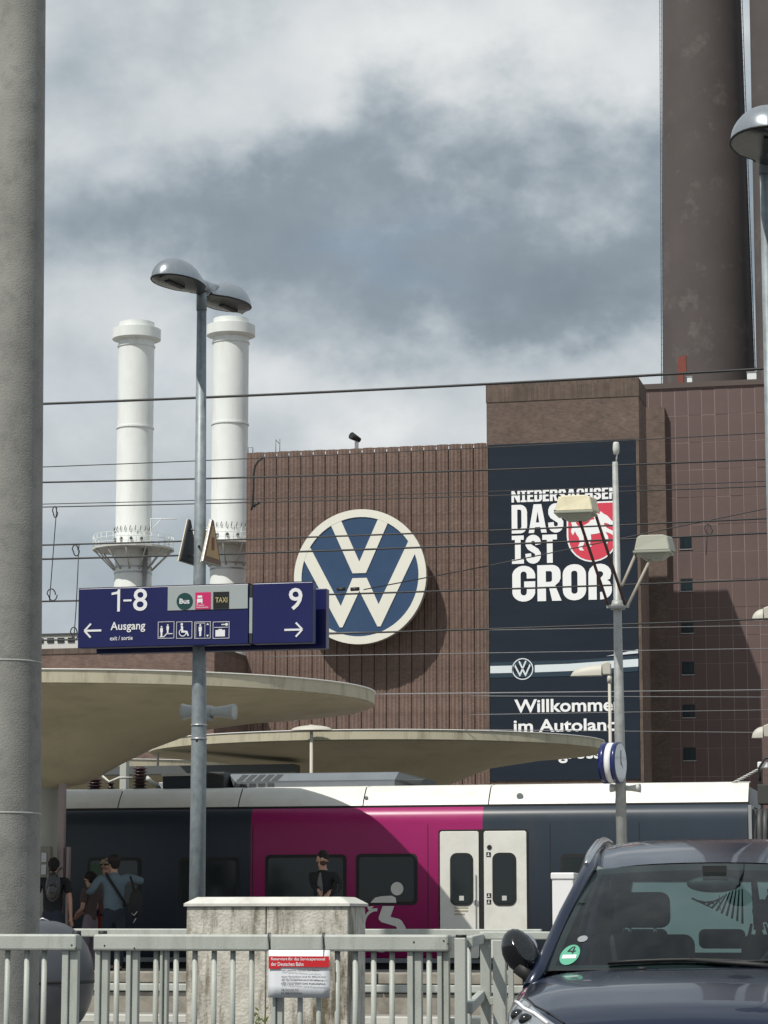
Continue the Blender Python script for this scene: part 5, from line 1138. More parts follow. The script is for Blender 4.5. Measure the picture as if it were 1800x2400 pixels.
for px_, Y_ in ((1099, YN + .5),):
    q = W(px_, 2300, Y_); b = MB(); b.tube([(q.x, Y_, 0), (q.x, Y_, zt1)], .018, 12); b.build('bar', m_fence, gt)
x0, x1 = W(1125, 2200, YK).x, W(1148, 2200, YK).x
b = MB(); b.box(x0, x1, YK, YK + .06, 0, W(1130, 2186, YK).z); b.build('post', m_fence, gt, bevel=.006)
b = MB(); b.box(x0, W(1300, 2200, YK).x, YK - .03, YK + .07, W(1130, 2202, YK).z, W(1130, 2187, YK).z + .012); b.build('rear_rail', m_fence, gt, bevel=.008)
x0, x1 = W(1160, 2200, YK).x, W(1190, 2200, YK).x
b = MB(); b.box(x0, x1, YK - .1, YK - .04, 0, W(1130, 2202, YK).z - .002); b.build('post', m_fence, gt, bevel=.006)
b = MB(); b.box(W(1146, 2340, YK).x, x0, YK, YK + .05, W(1150, 2356, YK).z, W(1150, 2336, YK).z); b.build('side_rail', m_fence, gt, bevel=.006)
b = MB(); q = W(1196, 2200, YK + .8); b.box(q.x - .02, q.x + .02, YK + .8, YK + .84, 0, W(1130, 2202, YK + .8).z); b.build('post', m_fence, gt)

# stone block
YO = 20.6
x0, xs_, x1 = W(436, 2250, YO).x, W(623, 2250, YO).x, W(815, 2250, YO).x
zc0, zc1 = W(620, 2121, YO).z, W(620, 2103, YO + .06).z
dpt = .62
bk = thing('stone_pillar', ((x0 + x1) / 2, YO, 0), 'stained pale stone plinth with a sloping cap behind the fence at the foot of the lamp post', 'plinth')
b = MB(); b.box(x0, xs_ - .004, YO, YO + dpt, 0, zc0 - .012); b.build('stone_slab', m_block, bk, bevel=.008)
b = MB(); b.box(xs_ + .004, x1, YO, YO + dpt, 0, zc0 - .012); b.build('stone_slab', m_block, bk, bevel=.008)
b = MB(); o_ = .02; rows = []
def rect(i, z): return [(x0 - o_ + i, YO - o_ + i * .8, z), (x1 + o_ - i, YO - o_ + i * .8, z), (x1 + o_ - i, YO + dpt + o_ - i * .8, z), (x0 - o_ + i, YO + dpt + o_ - i * .8, z)]
b.grid([rect(0, zc0 - .010), rect(0, zc0 + .012), rect(.09, zc1), rect(.10, zc1 + .003)], smooth=False, closed=True); b.add(rect(.10, zc1 + .003), [(0, 1, 2, 3)]); b.build('cap_stone', m_cap, bk)
# rounded bin
YI = 26.6
q = W(97, 2290, YI); rB = 122 / M(97, YI); zt_ = W(97, 2157, YI).z
bi = thing('round_waste_container', (q.x, YI, 0), 'dark grey smooth rounded container behind the left fence, its dome above the rail', 'waste container')
b = MB(); prof = []
H_ = zt_ - 0.05
for i in range(17):
    t_ = R(-60 + 150 * i / 16); prof.append((max(.001, rB * math.cos(t_) ** .8 if math.cos(t_) > 0 else .001), zt_ - H_ * .52 + H_ * .52 * math.sin(t_)))
b.lathe((q.x, YI, 0), prof, n=48); b.build('shell', m_bin, bi)
b = MB(); b.lathe((q.x, YI, 0), [(rB * .998, zt_ - H_ * .55), (rB * 1.012, zt_ - H_ * .545), (rB * 1.012, zt_ - H_ * .53), (rB * .998, zt_ - H_ * .52)], n=48); b.build('seam_band', m_trimb, bi)
b = MB(); b.lathe((q.x, YI, 0), [(rB * .3, .05), (rB * .55, 0.05), (rB * .55, zt_ - H_ * .95)], n=24); b.build('foot', m_under, bi)
b = MB(); b.tube([(q.x - .07, YI, zt_ - .01), (q.x, YI, zt_ + .02), (q.x + .07, YI, zt_ - .01)], .012, 6); b.build('lifting_eye', m_alu, bi)

# paper notice
nY = YN - .072
n0, n1 = fx(636), fx(779); nz0, nz1 = fz(2337), fz(2226)
no = thing('paper_notice', ((n0 + n1) / 2, nY, nz0), 'laminated paper notice with a red header hanging from the fence', 'notice')
b = MB(); rows = []
for i in range(9):
    u = i / 8; rows.append([(n0 + (n1 - n0) * u, nY - .004 * math.sin(u * 5 + v) + .006 * v, nz0 + (nz1 - nz0) * v) for v in (0, .25, .5, .75, 1)])
b.grid(rows); so = b.build('sheet', m_paper, no); md = so.modifiers.new('s', 'SOLIDIFY'); md.thickness = .001
yn = nY - .010
W_, H2 = n1 - n0, nz1 - nz0
b = MB(); hx0, hx1 = n0 + W_ * .01, n1 - W_ * .005
b.prism([(hx0, nz1 - H2 * .13), (hx1, nz1 - H2 * .13), (hx1, nz1 - H2 * .355), (hx0 + W_ * .19, nz1 - H2 * .355), (hx0 + W_ * .19, nz1 - H2 * .395), (hx0, nz1 - H2 * .395)], yn, yn + .0008); b.build('red_header', m_red, no)
def nt_(s, xf, xg, zf, zg, m): text(s, n0 + W_ * xf, n0 + W_ * xg, nz1 - H2 * zg, nz1 - H2 * zf, yn - .001, m, no, bold=.012)
nt_('Reserviert für das Servicepersonal', .05, .93, .155, .235, m_paper); nt_('der Deutschen Bahn', .05, .58, .255, .335, m_paper)
nt_('Sehr geehrte Damen und Gäste,', .22, .84, .405, .455, m_ink); nt_('diese Parkplätze sind für Mitarbeiter', .22, .95, .54, .59, m_ink); nt_('des Servicepersonals in Wolfsburg', .22, .90, .61, .66, m_ink); nt_('Hbf reserviert und freizuhalten.', .22, .95, .68, .73, m_ink)
nt_('DB Vertrieb AG', .22, .50, .81, .855, m_ink); nt_('Ihr Bahnhofsteam', .22, .56, .875, .925, m_ink)
# weed at the foot of the block
q = W(613, 2400, YN + .5); wd = thing('weed', (q.x, YN + .5, 0), 'small dry weed growing before the stone block, left of the notice', 'plant')
for i in range(9):
    an_ = rnd.uniform(-.5, .5); h_ = (q.z + rnd.uniform(.0, .10)) ; b = MB(); x = q.x + rnd.uniform(-.02, .02)
    pts = [Vector((x, YN + .5, 0)), Vector((x + an_ * .03, YN + .49, h_ * .5)), Vector((x + an_ * .12, YN + .48, h_))]
    b.tube(pts, [.004, .003, .0012], 5); st = b.build('stem', m_weed, wd)
    b = MB(); 
    for j in range(4):
        c_ = pts[1].lerp(pts[2], .4 + .2 * j); s_ = .018; dx = rnd.choice((-1, 1)) * .02
        b.add([c_, c_ + Vector((dx, -.006, .012)), c_ + Vector((dx * 1.6, 0, .03)), c_ + Vector((dx * .4, .005, .02))], [(0, 1, 2, 3)])
    b.build('leaf', m_weed, st)

# ================================================================== PEOPLE
def bake(o):
    dg = bpy.context.evaluated_depsgraph_get(); me = bpy.data.meshes.new_from_object(o.evaluated_get(dg)); o.modifiers.clear(); o.data = me; return o
def skin(name, chains, m, parent, mat4, levels=2):
    """chains: list of lists of (x,y,z,rx,ry); equal points join up. One grown surface."""
    idx = {}; vs = []; rs = []; es = []
    for ch in chains:
        prev = None
        for p in ch:
            key = tuple(round(c, 3) for c in p[:3])
            if key not in idx: idx[key] = len(vs); vs.append(p[:3]); rs.append((p[3], p[4] if len(p) > 4 else p[3]))
            if prev is not None and prev != idx[key] and (prev, idx[key]) not in es: es.append((prev, idx[key]))
            prev = idx[key]
    me = bpy.data.meshes.new(name); me.from_pydata(vs, es, []); o = bpy.data.objects.new(name, me); COL.objects.link(o)
    md = o.modifiers.new('s', 'SKIN'); md.use_smooth_shade = True
    if not me.skin_vertices: 
        pass
    for sv, r_ in zip(o.data.skin_vertices[0].data, rs): sv.radius = r_; sv.use_root = False
    o.data.skin_vertices[0].data[0].use_root = True
    sb = o.modifiers.new('b', 'SUBSURF'); sb.levels = levels; sb.render_levels = levels
    bake(o); o.data.transform(mat4); o.data.materials.clear(); o.data.materials.append(m); o.parent = parent
    for p in o.data.polygons: p.use_smooth = True; p.material_index = 0
    return o
def person(px_, ytop, Y, face, label, top, legs_m, H=1.72, hands=None, sleeves='short', hair=m_hair, hairlen=0, headturn=0, lean=0.0, wide=1.0, pack=None, cap=None, shoe=m_black, woman=False, jacket=None, elbows=(None, None)):
    hp = W(px_, ytop, Y); zf = PZ + .0; sc = (hp.z - zf) / 1.74
    t = thing('person', (hp.x, Y, zf), label, 'person', 'people waiting on the platform')
    sh = .185 * wide; M4 = Matrix.Rotation(face, 4, 'Z') @ Matrix.Scale(sc, 4)
    # local frame: x to the person's right, y forward, z up, 1.74 tall
    ly = lean
    hands = hands or ((.25, .02, .84), (-.25, .02, .84))
    body = []
    pel = (0, 0, .94, .095, .075); wa = (0, ly * .3, 1.12, .088, .068); chs = (0, ly * .7, 1.30, .115, .085); nb = (0, ly, 1.44, .07, .06); nk = (0, ly + .015, 1.50, .052, .05)
    h1 = (0, ly + .03, 1.56, .058, .065); h2 = (0, ly + .03, 1.63, .074, .088); h3 = (0, ly + .02, 1.695, .056, .07)
    body.append([pel, wa, chs, nb, nk, h1, h2, h3])
    arms = []
    for s, hd, eo in ((1, hands[0], elbows[0]), (-1, hands[1], elbows[1])):
        S = Vector((s * sh * .97, ly * .9, 1.42)); Hn = Vector(hd); d = (Hn - S); mid = S + d * .5; el = mid + Vector((s * .05, -.07, -.02)) * (1.6 if d.length < .5 else .6)
        if eo: el = Vector(eo)
        ar = [chs[:3] + (.115, .085), (S.x, S.y, S.z, .052), (el.x, el.y, el.z, .038), (Hn.x - d.x * .12, Hn.y - d.y * .12, Hn.z - d.z * .12, .026), (Hn.x, Hn.y, Hn.z, .032, .018)]
        body.append(ar); arms.append((S, el, Hn, s))
        dr = (Hn - el).normalized(); sd = dr.cross(Vector((0, 1, 0.2))).normalized()
        pr = Hn
        for q, ln in ((-1.5, .060), (-.5, .072), (.5, .068), (1.5, .055)):
            a_ = Hn + dr * .03 + sd * q * .013; b_ = a_ + dr * ln * .55 + Vector((0, .008, 0)); c_ = b_ + dr * ln * .4 + Vector((0, .016, 0))
            body.append([(Hn.x, Hn.y, Hn.z, .032, .018), (a_.x, a_.y, a_.z, .0095), (b_.x, b_.y, b_.z, .009), (c_.x, c_.y, c_.z, .007)])
        a_ = Hn - dr * .01 + sd * .03 * (-s); b_ = a_ + dr * .035 + sd * .012 * (-s)
        body.append([(Hn.x, Hn.y, Hn.z, .032, .018), (a_.x, a_.y, a_.z, .010), (b_.x, b_.y, b_.z, .0085)])
    for s in (-1, 1):
        body.append([pel, (s * .09, 0, .86, .066), (s * .10, .02, .50, .050), (s * .10, -.01, .10, .036), (s * .105, .10, .04, .034, .024)])
    # face: nose and ears grow from the head
    ht = headturn
    def hd_(x, y, z): return (x * math.cos(ht) - y * math.sin(ht), ly + .03 + x * math.sin(ht) + y * math.cos(ht), z)
    body.append([h2, hd_(0, .075, 1.612) + (.030, .022), hd_(0, .108, 1.600) + (.013, .013)])
    body.append([h1, hd_(0, .055, 1.555) + (.030, .026)])
    for s in (-1, 1): body.append([h2, hd_(s * .074, -.005, 1.615) + (.016, .022)])
    bd = skin('body', body, m_skin, t, M4)
    # shirt
    k = 1.13; tors = [(0, 0, .83 if not woman else .86, .150 * wide * (.95 if woman else 1), .125), (0, ly * .3, 1.10, (.125 if woman else .140) * wide, .112), (0, ly * .7, 1.29, .160 * wide * (.88 if woman else 1), .125), (0, ly * .95, 1.425, .095, .08), (0, ly + .005, 1.497, .060, .056)]
    ch = [tors]
    for S, el, Hn, s in arms:
        base = (0, ly * .7, 1.29, .160 * wide * (.88 if woman else 1), .125)
        if sleeves == 'short': e2 = S + (el - S) * .72; ch.append([base, (S.x * .98, S.y, S.z - .01, .080), (e2.x, e2.y, e2.z, .066)])
        else: e3 = Hn - (Hn - el) * .16; ch.append([base, (S.x * .98, S.y, S.z - .01, .078), (el.x, el.y, el.z, .058), (e3.x, e3.y, e3.z, .042)])
    skin('jacket' if jacket else 'shirt', ch, top, t, M4)
    # trousers and shoes
    skin('trousers', [[(0, 0, 1.08, .118, .100), (0, 0, .92, .140, .118), (s * .095, 0, .80, .098, .10), (s * .102, .02, .48, .072, .075), (s * .102, -.005, .09, .056, .062)] for s in (-1, 1)], legs_m, t, M4)
    for s in (-1, 1): skin('shoe', [[(s * .103, -.04, .05, .048, .045), (s * .108, .09, .04, .045, .035), (s * .112, .17, .03, .034, .024)]], shoe, t, M4)
    # hair
    b = MB(); b.ell((0, -.004, 0), .088, .106, .100, 20, 12, z0=-28)
    tilt = Matrix.Translation((0, ly + .012, 1.652)) @ Matrix.Rotation(ht, 4, 'Z') @ Matrix.Rotation(R(14), 4, 'X')
    for i, v in enumerate(b.v): b.v[i] = v * (1 + .05 * math.sin(v.x * 90 + v.z * 70) * (v.z > 0))
    b.xform(M4 @ tilt); o = b.build('hair' , hair, None); o.parent = t
    if not cap or cap == 'peak':
        b = MB(); b.ell((0, -.045, -.03), .074, .062, .085, 16, 10); b.xform(M4 @ tilt); o = b.build('hair', hair, None); o.parent = t
    if hairlen:
        b = MB(); b.tube([(0, -.08, .02), (0, -.125, -.01), (0, -.135, -.10), (.0, -.12, -.19)], [.055, .062, .052, .02], 12); b.xform(M4 @ tilt); o = b.build('hair', hair, None); o.parent = t
    # eyes
    for s in (-1, 1):
        e = Vector(hd_(s * .030, .082, 1.638)); b = MB(); b.ell(e, .012, .008, .006, 10, 6); b.xform(M4); o = b.build('eye', m_black, None); o.parent = t
    e = Vector(hd_(0, .083, 1.575)); b = MB(); b.ell(e, .022, .008, .005, 10, 6); b.xform(M4); o = b.build('mouth', mat('lips', (.30, .12, .10), .6), None); o.parent = t
    if cap:
        b = MB(); b.ell((0, 0, .005), .094, .112, .092, 20, 10, z0=0); 
        b.ell((0, .13 if cap == 'peak' else .12, .008), .066, .075, .012, 16, 6); b.xform(M4 @ tilt @ Matrix.Rotation(R(-14), 4, 'X') @ Matrix.Translation((0, 0, .0))); o = b.build('cap', pack['cap'] if pack and 'cap' in pack else m_tan, None); o.parent = t
    return t, M4, arms, sc
def fit(t, name, m, M4, fn, **k):
    b = MB(); fn(b); b.xform(M4); o = b.build(name, m, None, **k); o.parent = t; return o
Yp = 38.45
# man in black, back to us
t, M4, _, _ = person(126, 2011, Yp, R(4), 'person in a black t-shirt seen from behind, standing before the canopy column', m_black, m_jean, wide=1.16, hands=((.285, .03, .80), (-.285, .03, .80)))
pk = thing('sling_pack', (W(122, 2070, Yp - .3).x, Yp - .28, W(122, 2070, Yp - .28).z), 'glossy black sling pack worn on the back of the person in the black t-shirt', 'backpack')
ROOTLOC[pk.name] = Vector(pk.location); c0 = Vector(pk.location)
m_pack = mat('pack_shell', (.030, .032, .036), .28, var=.3, vscale=12)
b = MB(); b.ell(c0 + Vector((0, .03, -.06)), .125, .075, .24, 20, 14); b.build('bag', m_pack, pk)
b = MB(); b.ell(c0 + Vector((.01, -.03, -.13)), .08, .045, .12, 16, 10); b.build('front_pocket', m_blackp, pk)
m_strap = mat('strap_grey', (.06, .06, .066), .7)
for pts in ([(.05, .0, .12), (.08, .05, .20), (.10, .14, .24)], [(-.05, .0, .12), (-.08, .05, .20), (-.10, .14, .24)], [(.04, -.07, .02), (.06, -.075, -.16)]):
    b = MB(); b.tube([c0 + Vector(q) for q in pts], .014 if len(pts) > 2 else .007, 8); b.build('strap', m_strap, pk)
# woman
t, M4, _, _ = person(213, 2043, Yp + .75, R(72), 'person in a brown t-shirt with tied dark hair in profile, hands clasped, between two others', m_brown, m_mauve, hands=((.05, .30, .96), (-.02, .30, .97)), elbows=((.20, .02, 1.10), (-.20, .02, 1.10)), woman=True, wide=.88, hairlen=1, headturn=R(8))
# person mostly hidden beyond the man in blue
t, M4, _, _ = person(249, 2012, Yp + 1.3, R(200), 'person in a tan cap mostly hidden beyond the man in the blue shirt', m_grey, m_jean, cap='peak', wide=.9, hands=((.2, .2, 1.1), (-.2, .2, 1.1)))
rb = W(241, 2165, Yp + 1.0); rd = thing('red_bag', rb, 'red bag hanging at hip height between the woman and the man in blue', 'bag')
b = MB(); b.box(rb.x - .10, rb.x + .10, rb.y - .05, rb.y + .05, rb.z - .16, rb.z + .12); b.build('bag', mat('bag_red', (.30, .03, .02), .7), rd, bevel=.02); b = MB(); b.tube([rb + Vector((-.07, 0, .12)), rb + Vector((-.03, 0, .3)), rb + Vector((.03, 0, .3)), rb + Vector((.07, 0, .12))], .008, 6); b.build('handle', m_red, rd)
# man in blue shirt
t, M4, _, _ = person(268, 2004, Yp + .5, R(28), 'person in a blue long sleeved shirt and dark cap seen from behind, arms raised', m_blue, m_jean, sleeves='long', wide=1.16, hands=((.30, .32, 1.34), (-.34, .34, 1.20)), elbows=((.44, .06, 1.36), (-.34, .02, 1.20)), cap='peak', pack={'cap': mat('cap_dark', (.022, .014, .014), .8)}, headturn=R(25))
def strap(b): b.tube([(-.12, -.02, 1.47), (-.10, -.125, 1.40), (.02, -.150, 1.22), (.14, -.125, 1.05), (.17, -.02, 1.00)], .020, 8)
fit(t, 'strap', m_black, M4, strap)
c0 = W(318, 2118, Yp + .35); bp = thing('backpack', c0, 'black backpack slung on the right side of the person in the blue shirt', 'backpack')
b = MB(); b.ell(c0, .105, .10, .24, 18, 12); b.build('bag', mat('pack_matt', (.014, .013, .016), .8), bp); b = MB(); b.ell(c0 + Vector((.02, -.05, -.09)), .075, .07, .11, 14, 10); b.build('front_pocket', m_black, bp)
b = MB(); b.tube([c0 + Vector((-.03, 0, .18)), c0 + Vector((-.07, .02, .34)), c0 + Vector((-.12, .08, .42))], .018, 8); b.build('strap', m_black, bp)
b = MB(); b.tube([c0 + Vector((-.03, -.10, -.15)), c0 + Vector((.02, -.12, -.18)), c0 + Vector((.06, -.10, -.12))], .010, 6); b.tube([c0 + Vector((-.0, -.1, -.30)), c0 + Vector((.04, -.09, -.22))], .008, 6); b.build('carabiner', m_alu, bp)
# man with phone
t, M4, _, _ = person(758, 1994, Yp + .7, R(180 - 14), 'bearded person in an open dark jacket looking down at a phone before the magenta coach', m_black, m_jean, sleeves='long', wide=1.12, hands=((-.10, .27, 1.13), (-.21, .25, 1.11)), jacket=True, headturn=R(28))
def tee(b): b.ell((0, .062, 1.20), .060, .070, .25, 16, 14)
fit(t, 'tee_front', m_grey, M4, tee)
def beard(b): b.ell((-.040, .080, 1.562), .050, .040, .034, 14, 8)
fit(t, 'beard', mat('beard_brown', (.06, .03, .02), .9), M4, beard)
ph = W(786, 2080, Yp + .38); pn = thing('phone', ph, 'dark phone held in front of the chest by the bearded person', 'phone'); b = MB(); b.obox(ph, (.075, 0, 0), (0, .10, .11), (0, -.006, .006)); b.build('case', m_blackp, pn, bevel=.004)
b = MB(); b.obox(ph + Vector((0, .006, -.004)), (.066, 0, 0), (0, .09, .10), (0, -.002, .002)); b.build('screen', m_tglass, pn)

# ================================================================== CAR
cp0 = W(1652, 2150, 10.05); TH = R(4.5)
car = thing('parked_car', (cp0.x, cp0.y, 0), 'dark navy car with roof rails parked nose towards us in the right foreground', 'car')
MC = Matrix.Translation((cp0.x, cp0.y, 0)) @ Matrix.Rotation(TH, 4, 'Z')
def cbuild(b, name, m, parent=car, **k):
    b.xform(MC); return b.build(name, m, parent, **k)
#   y, half width, centre height, shoulder height
ST = [(-.02, .56, .60, .56), (.0, .62, .80, .74), (.06, .73, .90, .83), (.2, .80, .965, .895), (.5, .845, 1.035, .955), (.9, .87, 1.075, .985), (1.20, .885, 1.090, 1.005)]
ST2 = [(1.20, .885, 1.09, 1.005), (1.6, .90, 1.0, 1.0), (2.4, .91, .995, 1.005), (3.4, .91, 1.01, 1.02), (4.1, .88, 1.03, 1.035), (4.38, .82, 1.0, 1.0), (4.45, .74, .85, .85)]
def cr_(a, b, c, d, t): return .5 * ((2 * b) + (-a + c) * t + (2 * a - 5 * b + 4 * c - d) * t * t + (-a + 3 * b - 3 * c + d) * t ** 3)
def st(tab, y):
    n = len(tab)
    for i in range(n - 1):
        if y <= tab[i + 1][0] or i == n - 2:
            t_ = (y - tab[i][0]) / (tab[i + 1][0] - tab[i][0]); t_ = max(0, min(1, t_))
            return [cr_(tab[max(0, i - 1)][k], tab[i][k], tab[i + 1][k], tab[min(n - 1, i + 2)][k], t_) for k in range(4)]
def secpts(y, tab):
    _, w, zc_, zs_ = st(tab, y)
    ctl = [(-.3 * w, zc_ - .002), (0, zc_), (.32 * w, zc_ - .006), (.62 * w, zc_ - .022), (.80 * w, zc_ - .028 - (zc_ - zs_) * .18), (.925 * w, zs_ - .012), (.985 * w, zs_ - .10), (w * 1.0, min(.66, zs_ - .16)), (w * 1.0, .44), (w * .95, .26), (w * .8, .20), (.0, .19)]
    out_ = []
    for i in range(1, len(ctl) - 2):
        for j in range(5): out_.append(tuple(cr_(ctl[i - 1][k], ctl[i][k], ctl[i + 1][k], ctl[i + 2][k], j / 5) for k in (0, 1)))
    out_.append(ctl[-2]); out_.append(ctl[-1]); return out_
def shell(tab, ys, name, m, y_off=0):
    rows = []
    for y in ys:
        h = secpts(y, tab); full = [(-x, y, z) for x, z in h[::-1]] + [(x, y, z) for x, z in h[1:]]; rows.append(full)
    b = MB(); b.grid(rows); b.f.append(list(range(len(rows[0])))); b.sm.append(False); b.mi.append(0); return cbuild(b, name, m)
hood = shell(ST, [-.02 + 1.22 * (i / 26) ** 1.25 for i in range(27)], 'bonnet_and_front', m_paint)
shell(ST2, [1.201 + (4.45 - 1.201) * i / 24 for i in range(25)], 'body', m_paint)
# shut line of the bonnet, headlights
def surf(y, kf, off=.006, s=1):
    h = secpts(y, ST); k0 = int(kf); f = kf - k0; a_, c_ = h[k0], h[min(k0 + 1, len(h) - 1)]; x, z = a_[0] + (c_[0] - a_[0]) * f, a_[1] + (c_[1] - a_[1]) * f
    d_ = Vector((c_[0] - a_[0], c_[1] - a_[1])).normalized(); n_ = Vector((-d_.y, d_.x)); n_ = -n_ if n_.x < 0 and n_.y < 0 else n_
    return Vector((s * (x + n_.x * off * (1 if n_.y >= 0 else 1)), y - off * .3, z + n_.y * off))
for s in (-1, 1):
    b = MB(); b.tube([surf(y_, k_, .001, s) for y_, k_ in ((.10, 13.0), (.20, 14.5), (.34, 16.4), (.50, 17.6), (.62, 18.3), (.9, 18.4), (1.19, 18.2))], .004, 6); cbuild(b, 'shut_line', m_trimb)
    b = MB(); rows = []
    for i in range(11):
        y_ = .07 + .50 * i / 10; u = i / 10; kA = 14.2 + 4.6 * u ** .8; kB = 24.5 - 3.6 * u
        rows.append([surf(y_, kA + (kB - kA) * j / 8, .007, s) for j in range(9)])
    b.grid(rows); hl = cbuild(b, 'headlight', m_hlamp)
    for yy_, k_ in ((.20, 18.6), (.33, 20.0)):
        b = MB(); p_ = surf(yy_, k_, .002, s); b.ell(p_, .030, .03, .026, 14, 8); b.xform(MC); o = b.build('lamp_reflector', m_blackp, hl)
    b = MB(); b.tube([surf(y_, k_, .012, s) for y_, k_ in ((.10, 15.6), (.20, 16.7), (.32, 18.2), (.46, 19.2), (.55, 19.9))], .007, 6); b.xform(MC); b.build('light_strip', m_signw, hl)
b = MB(); b.box(-.45, .45, -.035, .0, .50, .66); cbuild(b, 'grille', m_trimb, bevel=.01)
b = MB(); b.box(-.26, .26, -.05, -.036, .38, .49); cbuild(b, 'number_plate', m_signw, bevel=.004)
# windscreen surface
def WS(s, t_):
    xb_, xt_ = .742, .565
    x = s * (xb_ + (xt_ - xb_) * t_); y = (1.17 + .26 * s * s) * (1 - t_) + (1.99 + .13 * s * s) * t_; z = (1.078 - .012 * s * s) * (1 - t_) + (1.548 - .022 * s * s) * t_ + .018 * math.sin(math.pi * t_)
    return Vector((x, y - .02 * math.sin(math.pi * t_), z))
b = MB(); b.grid([[WS(-1 + 2 * i / 24, j / 12) for i in range(25)] for j in range(13)]); cbuild(b, 'windscreen', g_wind)
b = MB(); b.grid([[WS(-1 + 2 * i / 24, tt) + Vector((0, .006, -.003)) for i in range(25)] for tt in (.93, 1.0)]); b.grid([[WS(-1 + 2 * i / 24, tt) + Vector((0, .006, -.003)) for i in range(25)] for tt in (0, .045)])
for s in (-1, 1): b.grid([[WS(s * q, j / 12) + Vector((0, .006, -.003)) for q in (.955, 1)] for j in range(13)])
cbuild(b, 'screen_border', m_trimb)
def zroof(y):
    pts = [(1.8, 1.49), (1.985, 1.55), (2.2, 1.605), (2.5, 1.655), (2.9, 1.688), (3.4, 1.682), (3.8, 1.64), (4.05, 1.58), (4.2, 1.53)]
    for i in range(1, len(pts) - 2):
        if y <= pts[i + 1][0]: return cr_(pts[i - 1][1], pts[i][1], pts[i + 1][1], pts[i + 2][1], (y - pts[i][0]) / (pts[i + 1][0] - pts[i][0]))
    return pts[-2][1]
rows = []
for i in range(17):
    u = i / 16; row = []
    for j in range(17):
        s = -1 + j / 8; y = (1.995 + .13 * s * s) * (1 - u) + 4.05 * u; row.append((s * (.575 + .045 * math.sin(math.pi * min(1, u * 1.6)) ** 1), y, zroof(max(1.985, y - .13 * s * s * (1 - u))) - .022 * s * s - .03 * abs(s) ** 6))
    rows.append(row)
b = MB(); b.grid(rows); cbuild(b, 'roof', m_paint)
b = MB(); b.grid([[(-.56 + 1.12 * j / 8, y, zroof(y) - .06) for j in range(9)] for y in (2.1, 2.6, 3.2, 3.9)]); cbuild(b, 'headlining', mat('headlining', (.20, .20, .19), .9))
for s in (-1, 1):
    b = MB(); b.tube([(s * .80, 1.30, .985), (s * .765, 1.46, 1.075), (s * .68, 1.78, 1.315), (s * .59, 2.10, 1.528), (s * .60, 2.5, 1.60), (s * .605, 2.9, 1.625), (s * .605, 3.4, 1.62), (s * .60, 3.85, 1.575), (s * .64, 4.1, 1.48), (s * .74, 4.3, 1.12), (s * .80, 4.36, 1.0)], [.036, .034, .030, .03, .034, .034, .034, .036, .05, .07, .08], 12); cbuild(b, 'pillar', m_paint)
    b = MB(); b.tube([(s * .60, 2.08, 1.545), (s * .597, 2.20, 1.578), (s * .590, 2.36, 1.615), (s * .583, 2.7, 1.662), (s * .58, 3.1, 1.685), (s * .58, 3.5, 1.682), (s * .60, 3.85, 1.655), (s * .60, 3.97, 1.61)], [.012, .020, .021, .021, .021, .021, .018, .012], 12); cbuild(b, 'roof_rail', m_chrome)
    for (ya, yb, ta, tb) in ((1.52, 2.62, 2.20, 2.66), (2.72, 3.55, 2.74, 3.52), (3.62, 4.22, 3.60, 3.92)):
        b = MB(); za_ = lambda y: 1.0 if y < 3.4 else 1.02
        b.grid([[(s * .80, ya, za_(ya)), (s * .815, (ya + yb) / 2, 1.005), (s * .81, yb, za_(yb))], [(s * .715, (ya + ta) / 2, 1.32), (s * .725, (ya + yb) / 2, 1.32), (s * .72, (yb + tb) / 2, 1.32)], [(s * .605, ta, 1.545), (s * .615, (ta + tb) / 2, 1.60), (s * .615, tb, 1.59)]]); cbuild(b, 'side_window', g_rear)
    for ya, ta in ((2.67, 2.70), (3.585, 3.56)):
        b = MB(); b.tube([(s * .81, ya, 1.0), (s * .722, (ya + ta) / 2, 1.32), (s * .615, ta, 1.60)], .035, 8); cbuild(b, 'door_pillar', m_trimb)
    # door mirror
    b = MB(); 
    rows = []
    for i in range(13):
        a_ = i / 12; 
        rr2 = math.sin(math.pi * (.02 + .96 * a_)) ** .7
        rows.append([(s * (.862 + .088 * rr2 * math.cos(t_) * (1 - .12 * math.sin(t_)) + .012 * math.sin(t_)), 1.43 + .17 * a_, 1.148 + .100 * rr2 * math.sin(t_) * (1.0 if math.sin(t_) > 0 else 1.05) + .02 * math.cos(t_)) for t_ in [2 * math.pi * j / 20 for j in range(20)]])
    b.grid(rows, closed=True); dm = cbuild(b, 'door_mirror', m_blackp)
    b = MB(); b.tube([(s * .80, 1.48, 1.00), (s * .825, 1.49, 1.045), (s * .855, 1.50, 1.085)], [.028, .034, .05], 12); b.xform(MC); b.build('mirror_foot', m_trimb, dm)
    b = MB(); b.ell((s * .862, 1.606, 1.148), .075, .006, .085, 16, 8); b.xform(MC); b.build('mirror_glass', m_chrome, dm)
    for yw in (.85, 3.55):
        b = MB(); b.tube([(s * .915, yw, .335), (s * .70, yw, .335)], .335, 32); wh = cbuild(b, 'wheel', m_tyre)
        b = MB(); b.tube([(s * .921, yw, .335), (s * .9155, yw, .335)], .22, 24); b.xform(MC); b.build('rim', m_rimm, wh)
